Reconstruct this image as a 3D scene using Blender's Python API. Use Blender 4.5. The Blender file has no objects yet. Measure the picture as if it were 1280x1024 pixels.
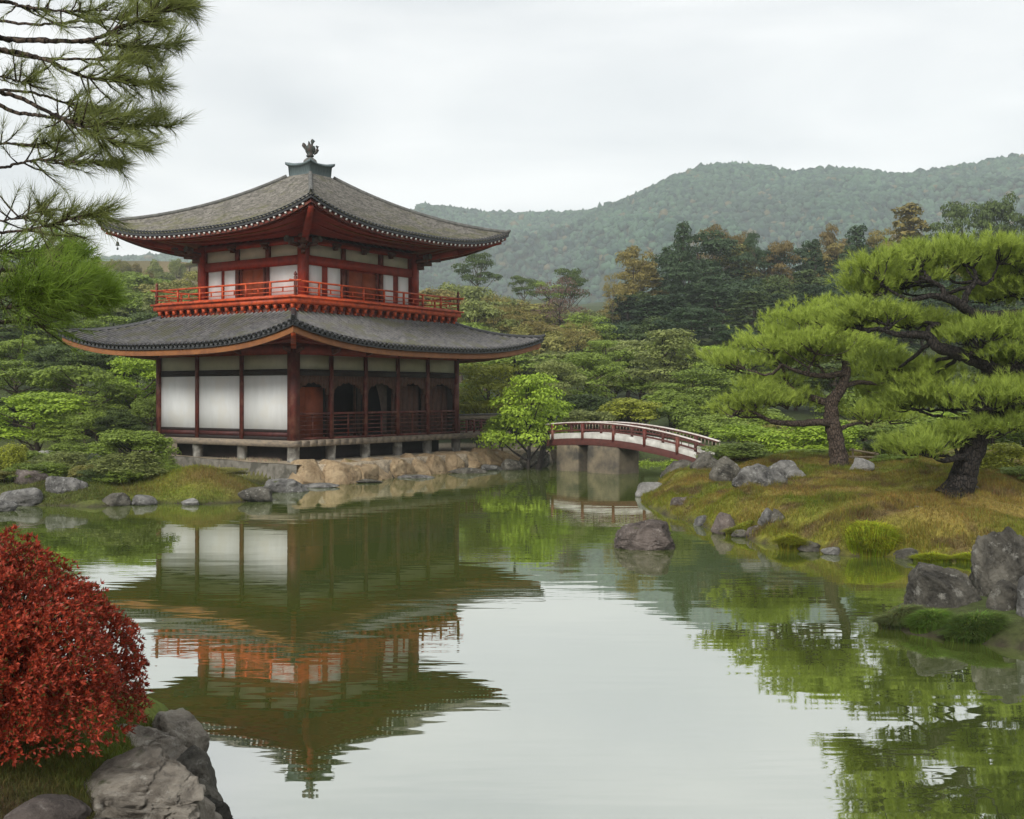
import bpy, math
import numpy as np
from mathutils import Vector
R = math.radians
scene = bpy.context.scene
C = scene.collection
# ------------------------------------------------------------------ camera
FPX, HC, HY = 1430.0, 3.3, 494.0
cam = bpy.data.cameras.new('camera'); camo = bpy.data.objects.new('camera', cam); C.objects.link(camo)
camo.location = (0, 0, HC); camo.rotation_euler = (R(90), 0, 0)
cam.sensor_width = 36; cam.lens = FPX / 1280 * 36; cam.shift_y = -18 / 1280
cam.clip_start = 0.1; cam.clip_end = 6000
scene.camera = camo
# ------------------------------------------------------------------ world, sun, exposure
SUN_EL, SUN_AZ = 34, 206
w = bpy.data.worlds.new('World'); scene.world = w; w.use_nodes = True
nt = w.node_tree; N = nt.nodes; L = nt.links; N.clear()
out = N.new('ShaderNodeOutputWorld'); bg = N.new('ShaderNodeBackground'); bg.inputs[1].default_value = 0.1
sky = N.new('ShaderNodeTexSky'); sky.sky_type = 'NISHITA'; sky.sun_disc = False
sky.sun_elevation = R(SUN_EL); sky.sun_rotation = R(SUN_AZ)
tc = N.new('ShaderNodeTexCoord'); mp = N.new('ShaderNodeMapping'); mp.inputs['Scale'].default_value = (1.4, 1.4, 6.0)
nz = N.new('ShaderNodeTexNoise'); nz.inputs['Scale'].default_value = 1.6; nz.inputs['Detail'].default_value = 6; nz.inputs['Roughness'].default_value = .5
nz.inputs['Distortion'].default_value = .4
rp = N.new('ShaderNodeValToRGB')
rp.color_ramp.elements[0].position = .38; rp.color_ramp.elements[0].color = (.70, .715, .725, 1)
rp.color_ramp.elements[1].position = .64; rp.color_ramp.elements[1].color = (1.02, 1.01, .985, 1)
vm = N.new('ShaderNodeVectorMath'); vm.operation = 'SCALE'; vm.inputs['Scale'].default_value = 4.75
mx = N.new('ShaderNodeMix'); mx.data_type = 'RGBA'; mx.inputs[0].default_value = .93
L.new(tc.outputs['Generated'], mp.inputs[0]); L.new(mp.outputs[0], nz.inputs['Vector']); L.new(nz.outputs[0], rp.inputs[0])
L.new(rp.outputs[0], vm.inputs[0]); L.new(sky.outputs[0], mx.inputs[6]); L.new(vm.outputs[0], mx.inputs[7])
L.new(mx.outputs[2], bg.inputs[0]); L.new(bg.outputs[0], out.inputs[0])
sl = bpy.data.lights.new('sun', 'SUN'); sl.energy = 1.5; sl.angle = R(24); sl.color = (1, .97, .92)
so = bpy.data.objects.new('sun', sl); C.objects.link(so)
so.rotation_euler = (R(90 - SUN_EL), 0, R(180 - SUN_AZ))
scene.view_settings.view_transform = 'Standard'; scene.view_settings.look = 'None'
scene.view_settings.exposure = 1.27; scene.view_settings.gamma = 1
scene.render.engine = 'CYCLES'
cy = scene.cycles
cy.use_denoising = True; cy.max_bounces = 6; cy.diffuse_bounces = 3; cy.glossy_bounces = 3
cy.transmission_bounces = 3; cy.transparent_max_bounces = 6; cy.volume_bounces = 1; cy.caustics_reflective = False; cy.caustics_refractive = False
try: cy.denoising_prefilter = 'ACCURATE'; cy.denoising_input_passes = 'RGB_ALBEDO_NORMAL'
except Exception: pass

# ------------------------------------------------------------------ helpers
rng = np.random.default_rng(11)
def W(px, py, h=0.0):
    z = FPX * (HC - h) / (py - HY); return np.array([(px - 640) * z / FPX, z, h])
def D(px, py, d): return np.array([(px - 640) * d / FPX, d, HC + (HY - py) * d / FPX])

def _hash(ix, iy, iz, seed):
    h = (ix * 374761393 + iy * 668265263 + iz * 1274126177 + seed * 1442695041) & 0x7fffffff
    h = ((h ^ (h >> 13)) * 1103515245) & 0x7fffffff
    h = ((h ^ (h >> 11)) * 12345701) & 0x7fffffff
    return ((h ^ (h >> 15)) & 0xffffff) / float(0xffffff)
def vn(p, seed=0):
    p = np.asarray(p, float); i = np.floor(p).astype(np.int64); f = p - i; f = f * f * (3 - 2 * f)
    r = 0
    for dx in (0, 1):
        for dy in (0, 1):
            for dz in (0, 1):
                wt = (f[:, 0] if dx else 1 - f[:, 0]) * (f[:, 1] if dy else 1 - f[:, 1]) * (f[:, 2] if dz else 1 - f[:, 2])
                r = r + wt * _hash(i[:, 0] + dx, i[:, 1] + dy, i[:, 2] + dz, seed)
    return r * 2 - 1
def fbm(p, o=4, seed=0, gain=.5):
    a, r, s = 1., 0., 1.
    for k in range(o): r = r + a * vn(np.asarray(p) * s + 17.3 * k, seed + k); a *= gain; s *= 2.03
    return r
def xy3(x, y, s): return np.stack([np.ravel(x) * s, np.ravel(y) * s, np.zeros(np.size(x))], 1)

class MB:
    """collects geometry for ONE mesh object"""
    def __init__(s): s.v = []; s.f = []; s.n = 0; s.c = []
    def add(s, v, f, col=None):
        v = np.asarray(v, float).reshape(-1, 3)
        s.v.append(v); s.c.append(col)
        for g in (f if isinstance(f, list) else [f]):
            s.f.append(np.asarray(g, np.int64) + s.n)
        s.n += len(v)
    def box(s, x0, x1, y0, y1, z0, z1):
        v = [(x, y, z) for z in (z0, z1) for y in (y0, y1) for x in (x0, x1)]
        s.add(v, np.array([(0, 2, 3, 1), (4, 5, 7, 6), (0, 1, 5, 4), (1, 3, 7, 5), (3, 2, 6, 7), (2, 0, 4, 6)]))
    def beam(s, p, q, w, h, taper=1.0):
        p = np.array(p, float); q = np.array(q, float); d = q - p; d /= np.linalg.norm(d)
        up = np.array([0, 0, 1.]); 
        if abs(d[2]) > .95: up = np.array([1., 0, 0])
        r = np.cross(d, up); r /= np.linalg.norm(r); u = np.cross(r, d)
        v = []
        for c, k in ((p, 1), (q, taper)):
            for a, b in ((-1, -1), (1, -1), (1, 1), (-1, 1)): v.append(c + r * a * w / 2 * k + u * b * h / 2 * k)
        s.add(v, np.array([(0, 1, 2, 3), (7, 6, 5, 4), (0, 4, 5, 1), (1, 5, 6, 2), (2, 6, 7, 3), (3, 7, 4, 0)]))
    def tube(s, pts, rad, seg=8, rough=0, seed=0, cap=True):
        pts = np.asarray(pts, float); n = len(pts); rad = np.broadcast_to(rad, (n,)).astype(float)
        t = np.gradient(pts, axis=0); t /= np.linalg.norm(t, axis=1)[:, None] + 1e-9
        ref = np.array([0, 0, 1.]) if abs(t[:, 2]).mean() < .8 else np.array([1., 0, 0])
        a = np.cross(t, ref); a /= np.linalg.norm(a, axis=1)[:, None] + 1e-9; b = np.cross(t, a)
        th = np.linspace(0, 2 * np.pi, seg, endpoint=False)
        rr = rad[:, None] * np.ones(seg)
        if rough: rr = rr * (1 + rough * np.random.default_rng(seed).uniform(-1, 1, rr.shape))
        v = pts[:, None] + rr[..., None] * (np.cos(th)[None, :, None] * a[:, None] + np.sin(th)[None, :, None] * b[:, None])
        i, j = np.meshgrid(np.arange(n - 1), np.arange(seg), indexing='ij'); i = i.ravel(); j = j.ravel(); k = (j + 1) % seg
        f = np.stack([i * seg + j, i * seg + k, (i + 1) * seg + k, (i + 1) * seg + j], 1)
        g = [f]
        if cap: g += [np.arange(seg)[None, :], (np.arange(seg)[::-1] + (n - 1) * seg)[None, :]]
        s.add(v.reshape(-1, 3), g)
    def lathe(s, prof, c, seg=20):
        prof = np.array(prof, float); n = len(prof); th = np.linspace(0, 2 * np.pi, seg, endpoint=False)
        v = np.stack([c[0] + prof[:, 0:1] * np.cos(th), c[1] + prof[:, 0:1] * np.sin(th), c[2] + prof[:, 1:2] * np.ones(seg)], -1)
        i, j = np.meshgrid(np.arange(n - 1), np.arange(seg), indexing='ij'); i = i.ravel(); j = j.ravel(); k = (j + 1) % seg
        s.add(v.reshape(-1, 3), np.stack([i * seg + j, i * seg + k, (i + 1) * seg + k, (i + 1) * seg + j], 1))
    def grid(s, P):
        n, m = P.shape[:2]
        i, j = np.meshgrid(np.arange(n - 1), np.arange(m - 1), indexing='ij'); i = i.ravel(); j = j.ravel()
        s.add(P.reshape(-1, 3), np.stack([i * m + j, (i + 1) * m + j, (i + 1) * m + j + 1, i * m + j + 1], 1))
    def prism(s, poly, ax, a0, a1):
        """poly: list of 2-tuples in the plane across axis ax ('x','y','z'), extruded a0..a1"""
        n = len(poly); v = []
        for a in (a0, a1):
            for p, q in poly: v.append({'x': (a, p, q), 'y': (p, a, q), 'z': (p, q, a)}[ax])
        i = np.arange(n); j = (i + 1) % n
        s.add(v, [i[::-1][None, :], (i + n)[None, :], np.stack([i, j, j + n, i + n], 1)])
    def data(s, name, mat, smooth=False):
        v = np.concatenate(s.v) if s.v else np.zeros((0, 3))
        me = bpy.data.meshes.new(name); me.vertices.add(len(v)); me.vertices.foreach_set('co', v.astype(np.float32).ravel())
        idx = np.concatenate([f.ravel() for f in s.f]); tot = np.concatenate([np.full(len(f), f.shape[1]) for f in s.f])
        me.loops.add(len(idx)); me.loops.foreach_set('vertex_index', idx.astype(np.int32))
        me.polygons.add(len(tot)); st = np.concatenate([[0], np.cumsum(tot)[:-1]])
        me.polygons.foreach_set('loop_start', st.astype(np.int32))
        if smooth: me.polygons.foreach_set('use_smooth', np.ones(len(tot), bool))
        me.update(calc_edges=True)
        if any(c is not None for c in s.c):
            cc = np.concatenate([np.broadcast_to(c if c is not None else (1, 1, 1), (len(vv), 3)) for c, vv in zip(s.c, s.v)])
            at = me.color_attributes.new('col', 'FLOAT_COLOR', 'POINT')
            at.data.foreach_set('color', np.concatenate([cc, np.ones((len(cc), 1))], 1).astype(np.float32).ravel())
        me.materials.append(mat)
        return me
    def build(s, name, mat, parent=None, smooth=False, label=None):
        return ob(name, s.data(name, mat, smooth), parent, label)
def ob(name, data, parent=None, label=None):
    o = bpy.data.objects.new(name, data); C.objects.link(o)
    if parent is not None: o.parent = parent
    if label: o['label'] = label
    return o
def tag(o, label=None, cat=None, group=None, kind=None):
    if label: o['label'] = label
    if cat: o['category'] = cat
    if group: o['group'] = group
    if kind: o['kind'] = kind
    return o
def empty(name, loc, rz=0, **k):
    o = bpy.data.objects.new(name, None); C.objects.link(o); o.location = loc; o.rotation_euler.z = rz; o.empty_display_size = .3
    return tag(o, **k)

# ------------------------------------------------------------------ materials
def newmat(name):
    m = bpy.data.materials.new(name); m.use_nodes = True; n = m.node_tree; p = n.nodes['Principled BSDF']
    return m, n, p
def col(c): return (c[0], c[1], c[2], 1)
def mat(name, c1, c2=None, scale=4, rough=.8, bump=0, bscale=None, spec=.3, detail=5, stretch=(1, 1, 1), c3=None, s3=1.0, lo=.35, hi=.65, bdist=.02):
    m, n, p = newmat(name); ns, ls = n.nodes, n.links
    p.inputs['Roughness'].default_value = rough; p.inputs['Specular IOR Level'].default_value = spec
    p.inputs['Base Color'].default_value = col(c1)
    t = ns.new('ShaderNodeTexCoord'); mp = ns.new('ShaderNodeMapping'); mp.inputs['Scale'].default_value = stretch; ls.new(t.outputs['Object'], mp.inputs[0])
    if c2:
        z = ns.new('ShaderNodeTexNoise'); z.inputs['Scale'].default_value = scale; z.inputs['Detail'].default_value = detail; z.inputs['Roughness'].default_value = .62
        ls.new(mp.outputs[0], z.inputs['Vector'])
        r = ns.new('ShaderNodeValToRGB'); r.color_ramp.elements[0].position = lo; r.color_ramp.elements[0].color = col(c1)
        r.color_ramp.elements[1].position = hi; r.color_ramp.elements[1].color = col(c2); ls.new(z.outputs[0], r.inputs[0])
        o_ = r.outputs[0]
        if c3:
            z3 = ns.new('ShaderNodeTexNoise'); z3.inputs['Scale'].default_value = s3; z3.inputs['Detail'].default_value = 6; ls.new(t.outputs['Object'], z3.inputs['Vector'])
            r3 = ns.new('ShaderNodeValToRGB'); r3.color_ramp.elements[0].position = .5; r3.color_ramp.elements[0].color = (0, 0, 0, 1)
            r3.color_ramp.elements[1].position = .62; r3.color_ramp.elements[1].color = (1, 1, 1, 1); ls.new(z3.outputs[0], r3.inputs[0])
            mm = ns.new('ShaderNodeMix'); mm.data_type = 'RGBA'; ls.new(r3.outputs[0], mm.inputs[0]); ls.new(o_, mm.inputs[6]); mm.inputs[7].default_value = col(c3)
            o_ = mm.outputs[2]
        ls.new(o_, p.inputs['Base Color'])
    if bump:
        zb = ns.new('ShaderNodeTexNoise'); zb.inputs['Scale'].default_value = bscale or scale * 3; zb.inputs['Detail'].default_value = 8; zb.inputs['Roughness'].default_value = .65
        ls.new(mp.outputs[0], zb.inputs['Vector']); b = ns.new('ShaderNodeBump'); b.inputs['Strength'].default_value = bump; b.inputs['Distance'].default_value = bdist
        ls.new(zb.outputs[0], b.inputs['Height']); ls.new(b.outputs[0], p.inputs['Normal'])
    return m
def leafmat(name, dark, light, trans=.3, rough=.55, accent=None, acc=.1, nscale=.8, hue=0.0):
    m, n, p = newmat(name); ns, ls = n.nodes, n.links
    p.inputs['Roughness'].default_value = rough; p.inputs['Specular IOR Level'].default_value = .25
    g = ns.new('ShaderNodeNewGeometry'); t = ns.new('ShaderNodeTexCoord')
    z = ns.new('ShaderNodeTexNoise'); z.inputs['Scale'].default_value = nscale; z.inputs['Detail'].default_value = 3; ls.new(g.outputs['Position'], z.inputs['Vector'])
    a = ns.new('ShaderNodeMath'); a.operation = 'ADD'; ls.new(g.outputs['Random Per Island'], a.inputs[0]); ls.new(z.outputs[0], a.inputs[1])
    oi = ns.new('ShaderNodeObjectInfo'); a2 = ns.new('ShaderNodeMath'); a2.operation = 'MULTIPLY_ADD'; ls.new(oi.outputs['Random'], a2.inputs[0]); a2.inputs[1].default_value = .5; ls.new(a.outputs[0], a2.inputs[2])
    r = ns.new('ShaderNodeMapRange'); r.inputs['From Min'].default_value = .35; r.inputs['From Max'].default_value = 1.75; ls.new(a2.outputs[0], r.inputs[0])
    mm = ns.new('ShaderNodeMix'); mm.data_type = 'RGBA'; ls.new(r.outputs[0], mm.inputs[0]); mm.inputs[6].default_value = col(dark); mm.inputs[7].default_value = col(light)
    o_ = mm.outputs[2]
    if accent:
        lt = ns.new('ShaderNodeMath'); lt.operation = 'LESS_THAN'; ls.new(g.outputs['Random Per Island'], lt.inputs[0]); lt.inputs[1].default_value = acc
        m3 = ns.new('ShaderNodeMix'); m3.data_type = 'RGBA'; ls.new(lt.outputs[0], m3.inputs[0]); ls.new(o_, m3.inputs[6]); m3.inputs[7].default_value = col(accent); o_ = m3.outputs[2]
    ls.new(o_, p.inputs['Base Color'])
    tr = ns.new('ShaderNodeBsdfTranslucent'); ls.new(o_, tr.inputs[0]); mxs = ns.new('ShaderNodeMixShader'); mxs.inputs[0].default_value = trans
    ls.new(p.outputs[0], mxs.inputs[1]); ls.new(tr.outputs[0], mxs.inputs[2]); ls.new(mxs.outputs[0], ns['Material Output'].inputs[0])
    return m
M = {}
M['red'] = mat('red_lacquer', (.30, .036, .018), (.17, .022, .014), 3, .55, .25, 40, stretch=(1, 1, 1))
M['dark_red'] = mat('dark_red_wood', (.13, .026, .018), (.065, .016, .012), 4, .55, .3, 30, c3=(.16, .06, .04), s3=2.5)
M['maroon'] = mat('maroon_boards', (.075, .018, .016), (.04, .012, .011), 5, .6, .3, 30)
M['vermilion'] = mat('vermilion_paint', (.56, .088, .022), (.36, .05, .016), 3, .5, .2, 40, c3=(.26, .04, .015), s3=4)
M['ochre'] = mat('ochre_wood', (.22, .085, .024), (.15, .055, .018), 3, .6, .2, 30)
M['door'] = mat('red_brown_door', (.30, .07, .025), (.20, .045, .018), 3, .6, .2, 30)
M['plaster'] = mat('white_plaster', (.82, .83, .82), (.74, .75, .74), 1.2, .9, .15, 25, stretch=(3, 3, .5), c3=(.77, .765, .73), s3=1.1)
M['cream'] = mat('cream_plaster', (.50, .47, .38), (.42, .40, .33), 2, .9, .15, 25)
M['brown'] = mat('brown_wood', (.11, .05, .034), (.06, .03, .022), 5, .7, .3, 25)
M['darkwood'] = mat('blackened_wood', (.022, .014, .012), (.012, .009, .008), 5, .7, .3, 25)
M['curtain'] = mat('grey_brown_cloth', (.10, .075, .06), (.07, .05, .04), 5, .9)
M['weathered'] = mat('weathered_timber', (.26, .21, .15), (.15, .125, .10), 5, .85, .4, 30, stretch=(1, 1, 3))
M['tile'] = mat('dark_roof_tile', (.030, .031, .034), (.075, .073, .070), 6, .55, .3, 30, c3=(.05, .055, .035), s3=1.3, spec=.45)
M['tile_edge'] = mat('black_eave_tile', (.016, .017, .019), (.035, .035, .036), 8, .5, .2, 30, spec=.45)
M['tile_rib'] = mat('lighter_tile_ribs', (.06, .06, .062), (.15, .145, .14), 5, .6, .3, 30, c3=(.09, .09, .06), s3=1.3, spec=.4)  # lighter grey than the roof channels, so the ribs stand out
M['ridge'] = mat('grey_ridge_tile', (.13, .13, .12), (.07, .07, .065), 5, .7, .4, 20)
M['copper'] = mat('grey_green_copper', (.12, .155, .16), (.08, .105, .11), 4, .6, .3, 30, stretch=(4, 4, .7))
M['bronze'] = mat('patinated_bronze', (.025, .05, .045), (.06, .035, .028), 8, .5, .3, 40)
M['white'] = mat('white_paint', (.7, .69, .66), (.5, .5, .48), 8, .7)
M['stone'] = mat('grey_stone', (.19, .175, .15), (.10, .095, .085), 3, .9, .7, 18, c3=(.27, .26, .23), s3=4)
M['pier'] = mat('stained_pier_stone', (.20, .165, .11), (.09, .078, .06), 1.6, .9, .8, 12, c3=(.06, .055, .045), s3=1.2)
M['wallstone'] = mat('rough_grey_wall_stone', (.125, .115, .095), (.20, .185, .155), 5, .95, 1.0, 16, c3=(.08, .075, .06), s3=2.0, bdist=.05)
def barkmat(name, a, b_, crack, sc):
    m, n, p = newmat(name); ns, ls = n.nodes, n.links; p.inputs['Roughness'].default_value = .9; p.inputs['Specular IOR Level'].default_value = .25
    t = ns.new('ShaderNodeTexCoord'); mp = ns.new('ShaderNodeMapping'); mp.inputs['Scale'].default_value = (sc, sc, sc * .45); ls.new(t.outputs['Object'], mp.inputs[0])
    z = ns.new('ShaderNodeTexNoise'); z.inputs['Scale'].default_value = 2.5; z.inputs['Detail'].default_value = 8; z.inputs['Roughness'].default_value = .7; ls.new(mp.outputs[0], z.inputs[0])
    dm = ns.new('ShaderNodeMix'); dm.data_type = 'RGBA'; dm.inputs[0].default_value = .22; ls.new(mp.outputs[0], dm.inputs[6]); ls.new(z.outputs[1], dm.inputs[7])
    v = ns.new('ShaderNodeTexVoronoi'); v.feature = 'DISTANCE_TO_EDGE'; v.inputs['Scale'].default_value = 1.6; ls.new(dm.outputs[2], v.inputs[0])
    r = ns.new('ShaderNodeMapRange'); r.inputs['From Max'].default_value = .12; ls.new(v.outputs[0], r.inputs[0])
    rr = ns.new('ShaderNodeValToRGB'); rr.color_ramp.elements[0].position = .35; rr.color_ramp.elements[0].color = col(a); rr.color_ramp.elements[1].position = .68; rr.color_ramp.elements[1].color = col(b_); ls.new(z.outputs[0], rr.inputs[0])
    mm = ns.new('ShaderNodeMix'); mm.data_type = 'RGBA'; ls.new(r.outputs[0], mm.inputs[0]); mm.inputs[6].default_value = col(crack); ls.new(rr.outputs[0], mm.inputs[7]); ls.new(mm.outputs[2], p.inputs['Base Color'])
    ad = ns.new('ShaderNodeMath'); ad.operation = 'MULTIPLY_ADD'; ls.new(z.outputs[0], ad.inputs[0]); ad.inputs[1].default_value = .6; ls.new(r.outputs[0], ad.inputs[2])
    b = ns.new('ShaderNodeBump'); b.inputs['Distance'].default_value = .06; ls.new(ad.outputs[0], b.inputs['Height']); ls.new(b.outputs[0], p.inputs['Normal']); return m
M['bark'] = barkmat('pine_bark', (.045, .032, .025), (.13, .095, .07), (.028, .02, .016), 13.0)
M['dark_bark'] = barkmat('dark_wet_bark', (.014, .012, .010), (.055, .045, .038), (.009, .008, .007), 12.0)
M['far_bark'] = mat('grey_trunk_bark', (.10, .075, .055), (.05, .04, .032), 4, .9)
M['bamboo'] = mat('pale_bamboo', (.38, .31, .20), (.26, .2, .13), 5, .7)
M['rail_pale'] = mat('pale_handrail', (.62, .58, .54), (.42, .36, .32), 6, .6)
M['bridge_white'] = mat('white_bridge_board', (.50, .49, .45), (.30, .29, .26), 2.5, .8, .2, 20)
M['bridge_red'] = mat('brown_red_bridge_wood', (.085, .026, .020), (.055, .019, .015), 5, .6, .3, 25)

def rockmat(name, a, b, lichen, moss=None, mossamt=.0, scale=2.0):
    m, n, p = newmat(name); ns, ls = n.nodes, n.links
    p.inputs['Roughness'].default_value = .85; p.inputs['Specular IOR Level'].default_value = .3
    t = ns.new('ShaderNodeTexCoord'); g = ns.new('ShaderNodeNewGeometry')
    z = ns.new('ShaderNodeTexNoise'); z.inputs['Scale'].default_value = scale; z.inputs['Detail'].default_value = 10; z.inputs['Roughness'].default_value = .7; z.inputs['Distortion'].default_value = .6
    ls.new(g.outputs['Position'], z.inputs['Vector'])
    r = ns.new('ShaderNodeValToRGB'); e = r.color_ramp.elements; e[0].position = .36; e[0].color = col(a); e[1].position = .62; e[1].color = col(b)
    ls.new(z.outputs[0], r.inputs[0])
    z2 = ns.new('ShaderNodeTexNoise'); z2.inputs['Scale'].default_value = scale * 3.1; z2.inputs['Detail'].default_value = 8; z2.inputs['Roughness'].default_value = .75; ls.new(g.outputs['Position'], z2.inputs['Vector'])
    r2 = ns.new('ShaderNodeValToRGB'); e = r2.color_ramp.elements; e[0].position = .55; e[0].color = (0, 0, 0, 1); e[1].position = .66; e[1].color = (.8, .8, .8, 1); ls.new(z2.outputs[0], r2.inputs[0])
    m1 = ns.new('ShaderNodeMix'); m1.data_type = 'RGBA'; ls.new(r2.outputs[0], m1.inputs[0]); ls.new(r.outputs[0], m1.inputs[6]); m1.inputs[7].default_value = col(lichen)
    o_ = m1.outputs[2]
    if moss:
        sp = ns.new('ShaderNodeSeparateXYZ'); ls.new(g.outputs['Normal'], sp.inputs[0])
        z3 = ns.new('ShaderNodeTexNoise'); z3.inputs['Scale'].default_value = scale * 1.4; z3.inputs['Detail'].default_value = 6; ls.new(g.outputs['Position'], z3.inputs['Vector'])
        ad = ns.new('ShaderNodeMath'); ad.operation = 'MULTIPLY_ADD'; ls.new(sp.outputs[2], ad.inputs[0]); ad.inputs[1].default_value = .35; ls.new(z3.outputs[0], ad.inputs[2])
        mr = ns.new('ShaderNodeMapRange'); mr.inputs['From Min'].default_value = .98 - mossamt; mr.inputs['From Max'].default_value = 1.08 - mossamt; ls.new(ad.outputs[0], mr.inputs[0])
        m2 = ns.new('ShaderNodeMix'); m2.data_type = 'RGBA'; ls.new(mr.outputs[0], m2.inputs[0]); ls.new(o_, m2.inputs[6]); m2.inputs[7].default_value = col(moss); o_ = m2.outputs[2]
    ls.new(o_, p.inputs['Base Color'])
    vo = ns.new('ShaderNodeTexVoronoi'); vo.feature = 'DISTANCE_TO_EDGE'; vo.inputs['Scale'].default_value = scale * 1.1
    dz = ns.new('ShaderNodeMix'); dz.data_type = 'RGBA'; dz.inputs[0].default_value = .35; ls.new(g.outputs['Position'], dz.inputs[6]); ls.new(z.outputs[1], dz.inputs[7]); ls.new(dz.outputs[2], vo.inputs['Vector'])
    cr = ns.new('ShaderNodeMapRange'); cr.inputs['From Max'].default_value = .06; ls.new(vo.outputs[0], cr.inputs[0])
    ma = ns.new('ShaderNodeMath'); ma.operation = 'MULTIPLY_ADD'; ls.new(cr.outputs[0], ma.inputs[0]); ma.inputs[1].default_value = .25
    z4 = ns.new('ShaderNodeTexNoise'); z4.inputs['Scale'].default_value = scale * 5; z4.inputs['Detail'].default_value = 10; z4.inputs['Roughness'].default_value = .75; ls.new(g.outputs['Position'], z4.inputs['Vector'])
    ls.new(z4.outputs[0], ma.inputs[2])
    b = ns.new('ShaderNodeBump'); b.inputs['Strength'].default_value = 1; b.inputs['Distance'].default_value = .12; ls.new(ma.outputs[0], b.inputs['Height']); ls.new(b.outputs[0], p.inputs['Normal'])
    return m
M['rock_grey'] = rockmat('grey_boulder', (.05, .048, .045), (.24, .232, .215), (.42, .42, .39), (.07, .085, .02), .05)
M['rock_dark'] = rockmat('dark_boulder', (.022, .020, .016), (.16, .148, .12), (.34, .33, .29), (.05, .065, .015), .0, 1.8)
M['rock_brown'] = rockmat('brown_grey_boulder', (.045, .035, .03), (.19, .155, .135), (.34, .30, .27), (.08, .08, .03), .02)
M['rock_pale'] = rockmat('pale_boulder', (.17, .165, .15), (.33, .32, .30), (.45, .44, .42), (.09, .10, .03), .0)
M['rock_tan'] = rockmat('tan_ledge_rock', (.22, .15, .08), (.44, .33, .20), (.14, .10, .065), (.16, .13, .035), .03, 1.3)
M['rock_near'] = rockmat('layered_grey_rock', (.12, .10, .078), (.42, .375, .31), (.52, .485, .42), (.06, .07, .02), .02, 2.6)
M['sand'] = mat('pale_earth', (.42, .35, .26), (.30, .25, .18), 1.5, .95, .3, 14, c3=(.20, .17, .11), s3=.9)

M['pine'] = leafmat('pine_needles', (.115, .17, .022), (.42, .52, .085), .35, .6, nscale=1.2)
M['pine2'] = leafmat('deep_pine_needles', (.10, .155, .022), (.37, .46, .075), .35, .6, nscale=1.2)
M['needle_near'] = leafmat('long_pine_needles', (.07, .09, .025), (.22, .25, .07), .3, .6, nscale=2.5)
M['needle_bright'] = leafmat('bright_pine_needles', (.07, .125, .015), (.26, .38, .05), .35, .6, nscale=2.5)
M['maple'] = leafmat('red_maple_leaves', (.060, .008, .008), (.42, .060, .026), .25, .5, accent=(.09, .08, .02), acc=.11, nscale=3.2)
M['g_bright'] = leafmat('bright_green_leaves', (0.128, 0.201, 0.022), (0.358, 0.496, 0.050))
M['g_mid'] = leafmat('mid_green_leaves', (0.083, 0.124, 0.020), (0.256, 0.342, 0.055))
M['g_dark'] = leafmat('dark_green_leaves', (0.036, 0.061, 0.018), (0.109, 0.153, 0.040))
M['g_grey'] = leafmat('grey_green_leaves', (0.090, 0.112, 0.034), (0.269, 0.307, 0.090))
M['g_yellow'] = leafmat('yellow_green_leaves', (.14, .165, .018), (.36, .39, .045))
M['g_olive'] = leafmat('olive_leaves', (0.109, 0.112, 0.028), (0.320, 0.307, 0.085))
M['g_autumn'] = leafmat('orange_brown_leaves', (.095, .075, .024), (.22, .165, .06))
M['g_gold'] = leafmat('golden_leaves', (.11, .10, .024), (.27, .22, .065))
M['g_russet'] = leafmat('russet_twigs', (.08, .055, .045), (.17, .11, .085))
M['g_cedar'] = leafmat('deep_cedar_foliage', (.018, .04, .018), (.06, .10, .04))

def tag_kind(o, k): o['kind'] = k; return o
# ------------------------------------------------------------------ pond outline and ground
pond_px = [(210, 1010), (220, 962), (195, 915), (140, 885), (40, 870), (-300, 850), (-1500, 800)]
pond = [tuple(W(a, b)[:2]) for a, b in pond_px]
pond += [(-34, 14), (-34, 33)]
pond += [tuple(W(a, b)[:2]) for a, b in [(-200, 634), (0, 629), (60, 633), (120, 634), (180, 629), (250, 631), (318, 627), (340, 618), (322, 606)]]
pond += [(-7.88, 41.9)]
pond += [tuple(W(a, b)[:2]) for a, b in [(430, 604), (480, 598), (540, 592), (600, 586), (650, 583), (690, 580)]]
pond += [(2.4, 57), (7.2, 57.5), (9.2, 52), (9.6, 47)]
pond += [tuple(W(a, b)[:2]) for a, b in [(884, 592), (862, 598), (840, 603), (806, 616), (800, 629), (822, 637), (852, 652), (900, 664), (945, 676), (1000, 688), (1050, 694), (1150, 699), (1280, 702), (1400, 704)]]
pond += [(16, 21.5), (14.5, 18.4)]
pond += [tuple(W(a, b)[:2]) for a, b in [(1290, 745), (1180, 752), (1120, 765), (1106, 778), (1140, 789), (1200, 797), (1290, 812), (1420, 845)]]
pond += [(7.6, 8.0), (6.0, 4.0), (1.5, 3.6), (-1.0, 5.2), (-2.2, 6.4), (-2.75, 7.8)]
pond = np.array(pond)
def sdist(x, y, poly=pond):
    x = np.ravel(np.asarray(x, float)); y = np.ravel(np.asarray(y, float)); d = np.full(len(x), 1e9); ins = np.zeros(len(x), bool)
    n = len(poly)
    for i in range(n):
        ax, ay = poly[i]; bx, by = poly[(i + 1) % n]
        ex, ey = bx - ax, by - ay; t = np.clip(((x - ax) * ex + (y - ay) * ey) / (ex * ex + ey * ey), 0, 1)
        d = np.minimum(d, np.hypot(x - ax - t * ex, y - ay - t * ey))
        c = ((ay > y) != (by > y)); c &= x < (bx - ax) * (y - ay) / ((by - ay) if by != ay else 1e-9) + ax
        ins ^= c
    return np.where(ins, -d, d)
def sstep(a, b, t): t = np.clip((t - a) / (b - a), 0, 1); return t * t * (3 - 2 * t)
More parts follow.
